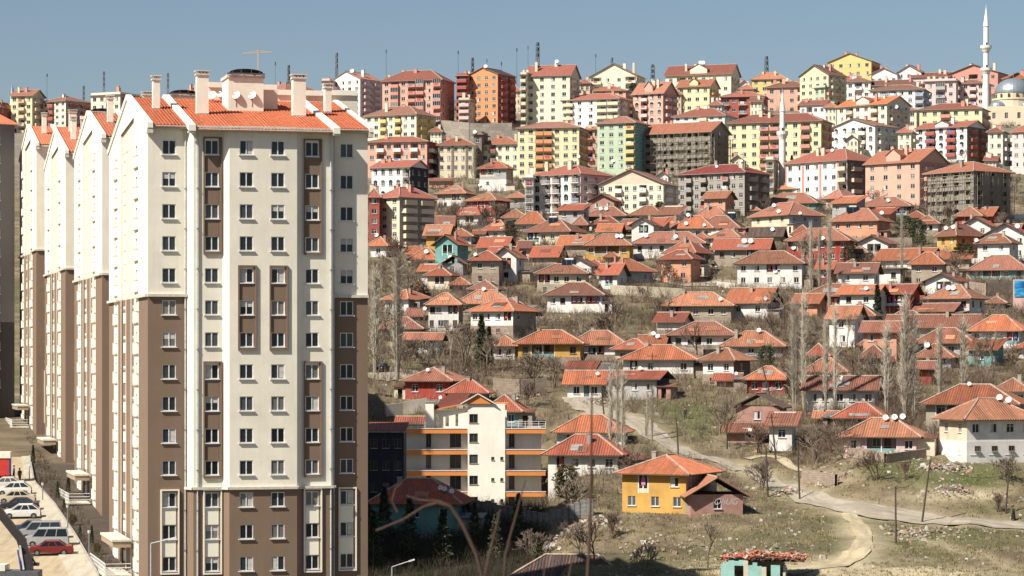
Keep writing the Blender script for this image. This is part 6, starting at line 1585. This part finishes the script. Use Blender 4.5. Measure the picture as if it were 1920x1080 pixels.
def tuft(b,p,Y):
    m=rnd.choice(GR); 
    for _ in range(5):
        q=p+Vector((rnd.uniform(-.3,.3),rnd.uniform(-.3,.3),-.03)); w=Vector((rnd.uniform(-1,1),rnd.uniform(-1,1),0)).normalized()*.05; b.face([q-w,q+w,q+Vector((rnd.uniform(-.15,.15),rnd.uniform(-.15,.15),rnd.uniform(.12,.38)))],m)
GR=[plain(c,.95,0,.1) for c in ((.25,.21,.10),(.32,.27,.14),(.12,.12,.04),(.18,.15,.06),(.21,.17,.09))]
scatter('dry_grass',15000,tuft,[(1000,1960,262,345,5),(1200,1960,345,430,3),(700,1900,430,560,2)])
def stone(b,p,Y):
    m=rnd.choice(RK); s=rnd.uniform(.06,.2)*(1 if rnd.random()<.95 else 2.2); c=p+Vector((0,0,s*.25)); pts=[c+Vector((x*s*rnd.uniform(.6,1.2),y*s*rnd.uniform(.6,1.2),z*s*rnd.uniform(.35,.75))) for x,y,z in ((-1,-1,-1),(1,-1,-1),(1,1,-1),(-1,1,-1),(-.7,-.7,1),(.7,-.7,1),(.7,.7,1),(-.7,.7,1))]
    for f in ((0,1,5,4),(1,2,6,5),(2,3,7,6),(3,0,4,7),(4,5,6,7)): b.face([pts[i] for i in f],m)
RK=[plain(c,.9,0,.15) for c in ((.42,.38,.31),(.30,.26,.21),(.52,.48,.42),(.36,.22,.16),(.22,.19,.15))]
scatter('loose_stone',2800,stone,[(1000,1960,265,345,3),(1200,1960,345,420,4),(690,1960,420,640,7),(690,1900,640,760,3)])
def heap(px,py,rx,n,mats,name='rubble',up=.7):
    g=ground(px,py); b=MB()
    global RK
    for _ in range(int(n*.75)):
        x=g.x+rnd.gauss(0,rx*.5); y=g.y+rnd.gauss(0,rx*.35); d=math.hypot((x-g.x),(y-g.y))/rx; p=Vector((x,y,height(x,y)+max(0,up*(1-d))*rnd.random())); s_=RK; RK=mats; stone(b,p,g.y); RK=s_
    b.build(name,kind='stuff')
MIXR=RK*7+[plain((.55,.52,.47),.8)]+[plain((.16,.2,.25),.7),plain((.36,.14,.09),.8)]
for px,py,rx,n in ((1480,925,2.5,160),(1770,880,4,260),(1690,855,4,220),(1790,920,3.5,180),(940,975,5,260),(1100,985,5,200),(1050,1010,5,200),(1345,535,4,160),(1330,505,3,120),(1600,850,3,140),(1120,755,4,150),(960,745,6,160),(1560,900,3,160),(1740,1000,5,160),(1250,1020,7,120),(1420,1040,6,140),(1700,1000,3,90),(1030,600,5,150),(1130,590,6,120),(880,700,5,100)):
    heap(px,py,rx,n,MIXR)
# ------------------------------------------------------------ foreground tree, close to the lens and out of focus
def near_tree():
    Y=30.0; s=F/Y; base=Vector(((1000-HX)/s,Y,height((1000-HX)/s,Y))); r=thing('bare_tree','blurred bare tree with thin brown branches close to the camera','tree',tuple(base)); b=MB(); m=plain((.085,.048,.032),.95); P=lambda px,py,dy=0:Vector(((px-HX)/F*(Y+dy),Y+dy,(HY-py)/F*(Y+dy)))-base
    g0=Vector((0,0,-1)); t1=P(985,1900); b.tube(g0,t1,.16,.08,m,8)
    for pts,r0,r1 in (([t1,P(915,1120),P(893,1040),P(868,985),P(845,950),P(820,943),P(795,950),P(755,975),P(705,995)],.05,.022),([P(845,950),P(825,940),P(790,938),P(762,930)],.03,.016),([P(745,960),P(735,940),P(742,915),P(755,905)],.022,.014),
        ([t1,P(905,1100),P(918,1040),P(930,990),P(938,955)],.040,.018),([t1,P(945,1090),P(948,1040),P(958,1000),P(968,965),P(985,900)],.036,.016),
        ([t1,P(1098,1150,2),P(1104,1040,2),P(1108,930,2),P(1109,820,2),P(1110,730,2)],.055,.020),([t1,P(1050,1150,1),P(1066,1085,1),P(1075,1040,1)],.035,.016),([t1,P(1015,1120),P(1020,1080),P(1021,1050)],.03,.015),([P(1108,930,2),P(1112,900,2),P(1110,870,2)],.02,.012)):
        L=len(pts)-1
        for i,(a,c) in enumerate(zip(pts,pts[1:])): b.tube(a,c,(r0+(r1-r0)*i/L)*.5,(r0+(r1-r0)*(i+1)/L)*.5,m,6)
    b.build('branches',r)
near_tree()
# ------------------------------------------------------------ poles, masts, street lamps
WOODP=plain((.075,.055,.04),.9)
def leanpole(px,py,tx_,ty,label,r=.13,mat=WOODP,cross=False,name='utility_pole'):
    p=ground(px,py); s=F/p.y; root=thing(name,label,'pole',tuple(p)); b=MB(); top=Vector(((tx_-px)/s,0,(py-ty)/s)); b.tube((0,0,-.8),top,r,r*.7,mat,8,True); b.build('shaft',root)
    if cross: c=MB(); c.bar(top+Vector((-.8,0,-.5)),top+Vector((.8,0,-.5)),.1,.1,mat); c.build('crossarm',root); 
    return p+top
WT=[leanpole(*a) for a in ((1440,932,1436,838,'dark timber pole beside the road, left of the junction'),(1500,938,1495,825,'dark timber pole standing on the road verge left of the junction'),(1680,1019,1679,912,'dark timber pole in the grass below the road'),(1727,981,1744,864,'timber pole leaning right at the road edge'),(1885,963,1891,888,'leaning pole beside the person in black'),(1273,857,1268,783,'tall dark pole where the road bends near the ochre house'),(1135,790,1127,725,'dark forked pole at the top of the road'),(1298,546,1297,497,'dark pole at the upper street end'),(1003,748,1001,690,'thin pole in the scrub above the stone terrace'),(1212,820,1211,775,'short pole beside the road bend'),(1447,745,1424,665,'thin pole beside the bright red house'))]
leanpole(1456,862,1446,776,'twin leg power pole in front of the small white wall house',.14,WOODP,True); leanpole(1694,735,1692,640,'slim power pole among the right poplars',.12,WOODP,True); leanpole(1225,745,1223,662,'slim pole in front of the grey black gabled house',.1,WOODP,True); leanpole(1834,705,1834,745-60,'short iron pole near the dish pair roof',.08)
def wires():
    b=MB(); m=plain((.03,.03,.03),.6)
    for i,j in ((0,1),(1,3),(3,4),(2,3),(5,0),(6,9),(9,5)):
        a,c=WT[i],WT[j]; pr=a
        for k in range(1,9): t=k/8; q=a.lerp(c,t)-Vector((0,0,4*t*(1-t)*1.2)); b.tube(pr,q,.03,.03,m,3); pr=q
    r=b.build('power_line',None); r['label']='thin dark power lines strung between the timber poles along the road'; r['category']='power line'
wires()
def lamp(px,py,tx_,ty,ax,ay,label,Y=None):
    p=ground(px,py) if Y is None else gz((px-HX)/F*Y,Y); s=F/p.y; root=thing('street_lamp',label,'street lamp',tuple(p)); m=plain((.55,.57,.58),.4,.3); b=MB(); top=Vector(((tx_-px)/s,0,(HY-ty)/s-p.z)); b.tube((0,0,-.5),top,.09,.06,m,8); b.build('pole',root); b=MB(); e=top+Vector(((ax-tx_)/s,0,(ty-ay)/s)); b.tube(top,e,.05,.05,m,6); b.build('arm',root)
    b=MB(); d=(e-top).normalized(); b.bar(e-d*.1,e+d*.6,.28,.16,plain((.75,.75,.72),.4)); b.build('lamp_head',root)
lamp(735,1100,735,1063,768,1052,'white street lamp at the bottom edge right of the tower',300)
lamp(283,1140,283,1019,318,1011,'slim street lamp before the brown base of the nearest tower',228)
for px,py,ty,lab in ((167,1048,1000,'short grey lamp post in the planting bed nearest the camera'),(127,995,952,'short grey lamp post beside the pavement opposite the dark blue saloon'),(80,942,910,'small lamp post in the planting bed by the beige saloon'),(55,905,878,'small lamp post near the red truck')):
    p=parkpos(px,py,.1); r=thing('lamp_post',lab,'lamp post',tuple(p)); b=MB(); b.tube((0,0,-.3),(0,0,(py-ty)/F*p.y),.07,.06,METAL,8,True); b.build('post',r); b=MB(); b.tube((0,0,(py-ty)/F*p.y+.001),(0,0,(py-ty)/F*p.y+.3),.13,.16,plain((.6,.6,.58),.4),8,True); b.build('lamp_head',r)
MST=plain((.16,.17,.19),.5,.3)
def mast(px,ty,py,w,label,lattice=True,Y=1155.0):
    s=F/Y; X=(px-HX)/s; g=gz(X,Y); H=(HY-ty)/s-g.z; root=thing('antenna_mast',label,'antenna mast',tuple(g),rnd.uniform(0,1),'antenna masts on the skyline'); b=MB()
    if lattice:
        a=w/2/s; n=max(6,int(H/(2.2*a)))
        for sx,sy in ((-1,-1),(1,-1),(1,1),(-1,1)): b.bar((sx*a,sy*a,0),(sx*a*.6,sy*a*.6,H),.13,.13,MST)
        for k in range(n):
            z0,z1=H*k/n,H*(k+1)/n; c=[(-1,-1),(1,-1),(1,1),(-1,1)]
            for i in range(4): t0,t1=a*(1-.4*k/n),a*(1-.4*(k+1)/n); p,q=c[i],c[(i+1)%4]; b.bar((p[0]*t0,p[1]*t0,z0),(q[0]*t1,q[1]*t1,z1),.08,.08,MST); b.bar((p[0]*t0,p[1]*t0,z0),(q[0]*t0,q[1]*t0,z0),.08,.08,MST)
    else: b.tube((0,0,0),(0,0,H),.16,.08,MST,6)
    b.build('mast_frame',root)
    for k in range(3 if lattice else 1): c=MB(); e_=.45 if lattice else .22; c.box(-e_,e_,-e_,e_,H-1-k*2.4,H+.4-k*2.4,MST); c.build('antenna',root)
for px,ty,w,lat,lab in ((631,101,5,1,'lattice mast above the white pink edged gable'),(724,95,3,0,'thin tall mast left of the coral red block'),(859,97,3,0,'thin mast between coral red and orange blocks'),(886,110,6,1,'short lattice mast directly behind the orange block'),(969,92,3,0,'thin mast right of the bright orange block'),(990,88,3,0,'thin mast just left of the highest lattice mast'),(1008,81,7,1,'highest lattice mast above the tall pale cream block'),(1117,103,2,0,'thin mast above the pale gabled skyline block'),(1147,110,5,1,'small lattice mast behind the pale gabled skyline block'),(1224,122,9,1,'squat wide lattice tower right of the skyline poplar'),(1437,107,7,1,'lattice mast above the yellow hip roofed skyline block'),(195,136,5,1,'lattice mast on the skyline left of the nearest tower'),(315,139,5,1,'lattice mast between the two left tower chimneys'),(541,124,5,1,'lattice mast left of the wide tower chimney'),(88,140,2,0,'thin mast above the far left cream block'),(157,163,5,1,'short lattice mast behind the flat roofed cream block'),(516,118,4,0,'slim mast right of the tower crane'),(913,112,3,0,'thin mast behind the roof of the orange block'),(940,118,2,0,'thin short mast at the right of the orange gable')):
    mast(px,ty,160,w,lab,bool(lat))
def tower_crane():
    Y=1155.0; s=F/Y; g=gz((484-HX)/s,Y); H=(HY-100)/s-g.z; r=thing('tower_crane','distant tower crane with a level jib above the lift house','tower crane',tuple(g)); m=plain((.40,.36,.30),.6); b=MB(); b.bar((0,0,0),(0,0,H+1.5),.8,.8,m); b.build('mast',r); b=MB(); b.bar((-6.5,0,H),(6.0,0,H+.6),.6,.6,m); b.build('jib',r); b=MB(); b.bar((0,0,H+1.5),(-4.5,0,H+.3),.2,.2,m); b.bar((0,0,H+1.5),(4.5,0,H+.5),.2,.2,m); b.build('tie_bar',r)
tower_crane()
# ------------------------------------------------------------ satellite dishes, tanks and solar panels, set on what is really under them
bpy.context.view_layer.update(); DG=bpy.context.evaluated_depsgraph_get()
def hit(px,py):
    o=Vector((0,0,0)); d=Vector(((px-HX)/F,1,(HY-py)/F)).normalized(); o=d*200
    ok,loc,n,i,ob,_=SC.ray_cast(DG,o,d)
    if not ok: return None,None
    while ob.parent: ob=ob.parent
    return loc,ob
def dish_mesh(r):
    b=MB(); W2=plain((.80,.79,.76),.45,0,.04); n=18; prev=None
    rings=[(0,-.22*r)]+[(r*k/4,-.22*r*(1-(k/4)**2)) for k in range(1,5)]
    for (r0,z0),(r1,z1) in zip(rings,rings[1:]):
        for i in range(n):
            a,c=2*math.pi*i/n,2*math.pi*(i+1)/n; P=lambda rr,z,t:(rr*math.cos(t),z*-1 if 0 else -z-.22*r,rr*math.sin(t)*1.05) if 0 else (rr*math.cos(t),-z-.22*r,rr*math.sin(t)*1.05)
            for e in (0,.03):
                q=[Vector(P(r0,z0,a)),Vector(P(r1,z1,a)),Vector(P(r1,z1,c)),Vector(P(r0,z0,c))]
                if r0==0: q=q[1:] if 0 else [q[0],q[1],q[2]]
                q=[v+Vector((0,e,0)) for v in q]; b.face(q if e else q[::-1],W2)
    b2=MB(); b2.bar((0,-.05,-r*.9),(0,-r*.95,-.1*r),.04,.04,METAL); b2.box(-.07,.07,-r*1.05,-r*.9,-.2*r,.05*r,METAL)
    return b.mesh('reflector'),b2.mesh('feed_arm')
DM={}
def dish(px,py,d=9,foot=6,count={}):
    loc,ob=hit(px,py+foot)
    if loc is None: return
    s=F/loc.y; r=max(.35,min(.85,d*.42/s)); k=round(r,1)
    if k not in DM:
        DM[k]=dish_mesh(k); b=MB(); b.tube((0,0,-.5),(0,0,k*.9+.2),.045,.045,METAL,6); DM[k]+=(b.mesh('pole'),)
    key=NICKOF.get(ob.name,None)
    if key is None and not (ob.get('category')=='apartment tower'): return
    DISHES.append((px,py,loc,k,ob,key))
DISHES=[]
for t in '''803,682 802,693 826,745 940,429 799,471 844,482 755,395 706,440 870,574 972,589 796,578 785,514 907,541 891,476 1157,442 1165,442 1267,443 1286,418 1204,412 1211,441 1281,484 1088,517 1117,491 1221,494 1126,390 1136,390 1225,625 1233,630 1290,402 1395,452,12 1407,452,12 1451,384 1448,429 1488,464,10 1542,446 1595,468 1454,508 1436,559,10 1423,619 1590,481 1615,479,11 1624,540 1773,427,10 1787,425 1830,450 1907,424,11 1778,540,11 1787,540,11 1819,511 1738,648,12 1669,413 1653,398 1665,374 731,618,9 783,650,8 948,656,10 1580,711,11 1733,744,11 1660,785,12 1677,784,12 1692,783,12 1874,747,14 1891,752,15 1817,720,9 826,916,10 834,918,10 847,922,10 1075,866,9 660,132,10 896,123,9 910,123,9 1034,115,9 1044,114,9 1313,116,10 1318,116,10 399,184,20 415,181,20 443,184,19 473,184,19 880,246,9 890,246,9 970,240,8 1085,292,8 900,345,8 1150,300,9 1365,247,7 1390,300,7 1344,310,7 1560,280,7 1700,262,7 1733,318,8 1733,335,8 1680,199,9 1689,199,9 1590,183,7 1460,395,8 1320,420,8 1500,398,7 1640,560,8 1540,690,8 1380,700,8 1240,560,8 1350,560,8 1200,690,8 1120,700,7 860,640,8 1010,660,8'''.split():
    v=[float(q) for q in t.split(',')]; dish(v[0],v[1],*(v[2:] or [9]))
groups={}
for d in DISHES: groups.setdefault(d[4].name,[]).append(d)
ORD=['leftmost','second','third','fourth','fifth','sixth','seventh','eighth','ninth','tenth']
for nm,L in groups.items():
    L.sort(key=lambda d:d[0])
    for i,(px,py,loc,k,ob,key) in enumerate(L):
        if key: base='white satellite dish on the '+key
        else: base='white satellite dish on the nearest tower roof beside the lift house'
        if len(L)>1: base=(ORD[i]+' ' if i<len(L)-1 else 'rightmost ')+base
        base=cut16(base)
        if base in USED: base=cut16(('leftmost ','rightmost ')[i%2]+base)
        USED.add(base)
        a=rnd.uniform(-.35,.1); r=thing('satellite_dish',base,'satellite dish',tuple(loc),a,'satellite dishes on the roofs'); link('pole',DM[k][2],r)
        o=link('reflector',DM[k][0],r,(0,-.05,k*.95+.2)); o.rotation_euler=(math.radians(-24),0,0); f=link('feed_arm',DM[k][1],o)
PNL=plain((.012,.02,.035),.12,.2,.05)
for px,py,w,h,lab in ((1067,497,28,11,'row of three dark solar panels on the cream terrace house'),(1037,418,18,11,'dark solar panel pair on the cream house with the black side'),(1372,411,20,12,'dark solar panel pair on the house below the grey brown block'),(1600,399,26,12,'wide tilted solar panel on the salmon two storey house')):
    loc,ob=hit(px,py)
    if loc is None: continue
    s=F/loc.y; r=thing('solar_panel',lab,'solar panel',tuple(loc),rnd.uniform(-.1,.3)); n=3 if w>26 else 2; W_=w/s/n; H_=h/s
    for i in range(n): b=MB(); x=-w/s/2+i*W_; b.box(x+.03,x+W_-.03,-.04,.04,0,H_*1.15,PNL); b.box(x,x+.03,-.05,.05,0,H_*1.15,METAL); o=b.build('panel',r,(0,0,.1)); o.rotation_euler=(math.radians(-38),0,0)
    b=MB(); b.tube((-.9,.9,H_*1.0),(.9,.9,H_*1.0),.25,.25,plain((.7,.7,.68),.4),10,True); b.build('water_tank',r); b=MB()
    for x in (-w/s/2+.1,w/s/2-.1): b.bar((x,.9,-.6),(x,.9,H_*.95),.05,.05,METAL); b.bar((x,0,.1),(x,.9,H_*.9),.05,.05,METAL)
    b.build('stand',r)
# laundry, junk: a blue tarpaulin
loc,ob=hit(1210,430)
